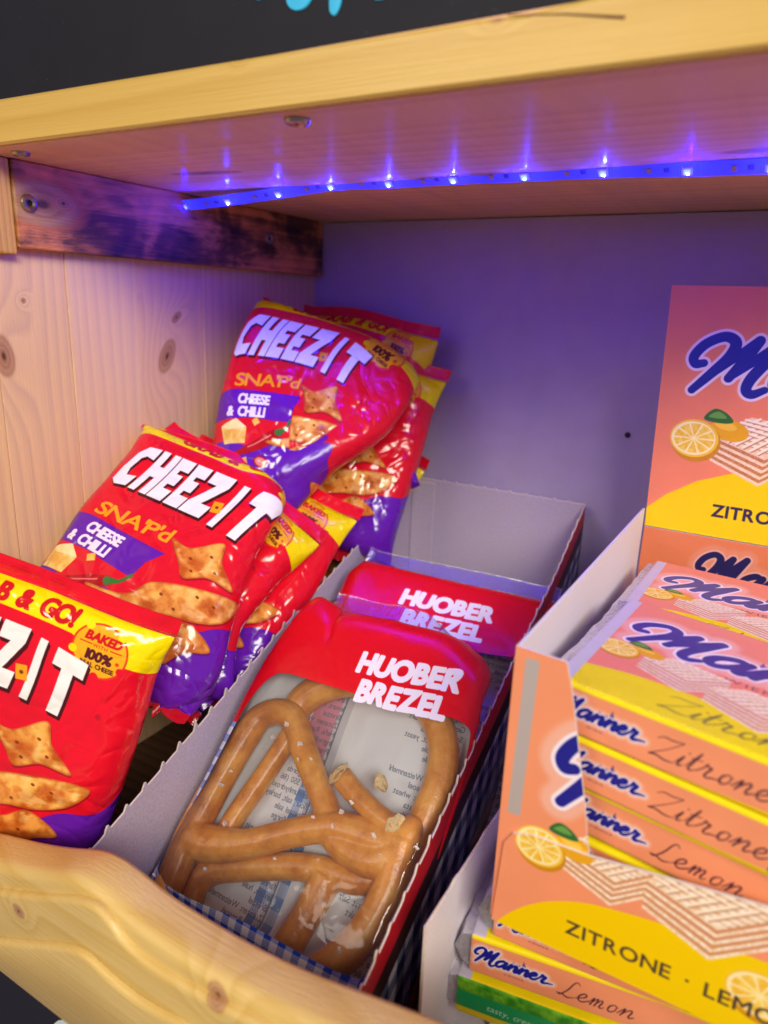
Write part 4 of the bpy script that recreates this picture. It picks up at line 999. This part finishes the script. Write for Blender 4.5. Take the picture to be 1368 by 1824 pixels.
panel('front_column', [(BX-.0016, BZ0+.001)]+[(BX+.05, BZ0+.001), (co[5][0]+.002, -.212)]+[(p[0], p[2]) for p in co[::-1][:-1]]+[(BX-.0016, BZT)], BY0, .0012, m_front, box, .250, .136, BX, BZT, label='tall peach corner of the box front with a grey glue strip')
rim = [at(x, y, 1, BY0-.0012) for x, y in ((898, 1500), (914, 1484), (950, 1488), (1047, 1524), (1200, 1568), (1368, 1616))]
panel('front_panel', [(BX-.0004, BZ0), (XR, BZ0), (XR, -.2035)]+[(p[0], p[2]) for p in rim[::-1]], BY0-.0014, .0013, m_front, box, .250, .136, BX, BZT, label='low front panel with yellow field and lettering')
def pack(loc, rotz, roll_, front, label, cat='wafer pack', group='lemon wafer packs in and under the display', topm=None, L=.172, D=.104, T=.0222, foil=True):
    root = empty('wafer_pack', loc, label, cat, group); root.rotation_euler = (0, roll_, rotz)
    def rm(name, me, mats, **k):
        return link(name, me, mats, root, **k)
    bm = bmesh.new(); vs = [bm.verts.new((x*L, y*D, z*T)) for z in (0, 1) for y in (0, 1) for x in (0, 1)]
    for f in ((0, 2, 3, 1), (4, 5, 7, 6), (0, 1, 5, 4), (2, 6, 7, 3), (0, 4, 6, 2), (1, 3, 7, 5)): bm.faces.new([vs[i] for i in f])
    bmesh.ops.bevel(bm, geom=bm.edges[:], offset=.0016, segments=3, profile=.5, affect='EDGES')
    bmesh.ops.recalc_face_normals(bm, faces=bm.faces)
    uvl = bm.loops.layers.uv.new('UVMap')
    for f in bm.faces:
        nz, ny, nx = f.normal.z, f.normal.y, f.normal.x
        f.material_index = 0 if nz > .75 else (1 if ny < -.4 else 2)
        if abs(nx) > .8: f.material_index = 2
        for l in f.loops:
            c = l.vert.co
            l[uvl].uv = (c.x/L, c.y/D) if f.material_index == 0 else (c.x/L, c.z/T)
    me = bpy.data.meshes.new('wrapper'); bm.to_mesh(me); bm.free()
    for q in (topm or m_ptop, front, m_foil): me.materials.append(q)
    rm('wrapper', me, [topm or m_ptop, front, m_foil], smooth=False)
    # crimped foil end at the left
    V, Fs = [], []; nn = 18; rr = random.Random(int(loc[2]*1e4))
    for i in range(nn+1):
        y = .002+(D-.004)*i/nn
        for j, (dx, dz) in enumerate(((0, T*.93), (-.0045, T*.86), (-.0075, T*.50), (-.0045, T*.16), (0, T*.07))):
            V.append((dx+rr.uniform(-.0005, .0005)*(j > 0), y, dz+rr.uniform(-.0006, .0006)*(0 < j < 4)))
    for i in range(nn):
        for j in range(4): Fs.append((i*5+j, i*5+j+1, i*5+6+j, i*5+5+j))
    Fs += [(0, 4, 3, 2, 1), tuple(nn*5+j for j in range(5))]
    rm('foil_end', mesh('foil_end', V, Fs), m_foil)
    return root
z = -.1635; x0 = -.0685
rz = math.radians(-5); ro = math.radians(3.8)
pack((x0, .2615, z), rz, ro, m_pz, 'topmost wafer pack of the front stack, its whole printed lid in view')
pack((x0+.003, .2615, z-.0232), rz, ro, m_pz, 'second wafer pack of the front stack, directly under the topmost one')
pack((x0+.006, .2640, z-.0464), rz*.8, ro, m_pl, 'third wafer pack of the front stack, brown English flavour script on its front')
pack((x0+.010, .2625, z-.0705), rz*.4, ro, m_pz, 'lowest wafer pack of the front stack, only a yellow lid strip above the rim')
pack((-.066, .3665, -.1745), math.radians(-2), ro*.4, m_pz, 'rear wafer pack behind the front stack, against the inner back of the box')
for y0, y1, zt in ((.266, .362, -.2350), (.368, .470, -.1765)):
    child('card_insert', boxmesh('card_insert', (-.064, y0, BZ0+.0018), (.165, 0, 0), (0, y1-y0, 0), (0, 0, zt-BZ0-.0025), .0005), m_wcard, box)
# box below
low = empty('lower_display_box', (0, .36, FL), 'low white-lined cardboard box on the shelf floor under the wafer display', 'display box')
LX, LY0, LZT = -.1005, .2275, -.2585
wall('side_wall', np.array([LX, .52, 0]), np.array([LX, LY0, 0]), lambda s: LZT, FL+.001, .0014, m_wcard, m_kraft, low, np.array([-1., 0, 0]), seed=8, nub=.034, amp=.0016)
child('box_floor', boxmesh('box_floor', (LX, LY0, FL+.0005), (.26, 0, 0), (0, .29, 0), (0, 0, .0012), .0002), m_wcard, low)
child('side_wall', boxmesh('side_wall', (LX+.262, LY0, FL+.0005), (.0014, 0, 0), (0, .29, 0), (0, 0, LZT-FL), .0002), m_kraft, low)
rz2 = math.radians(9)
pack((-.0825, .2630, -.2858), rz2*.5, .0, m_pl, 'wafer pack right under the display box, half its front hidden by the box')
pack((-.0915, .2600, -.3095), rz2, .0, m_pl, 'lower wafer pack in front with brown English script, resting on the green pack')
pack((-.0955, .2560, -.3333), rz2, .0, m_pg, 'green and yellow pack at the bottom of the lower stack', 'green pack')
child('card_insert', boxmesh('card_insert', (-.083, .275, FL+.0019), (.15, 0, 0), (0, .085, 0), (0, 0, .0240), .0005), m_wcard, low)
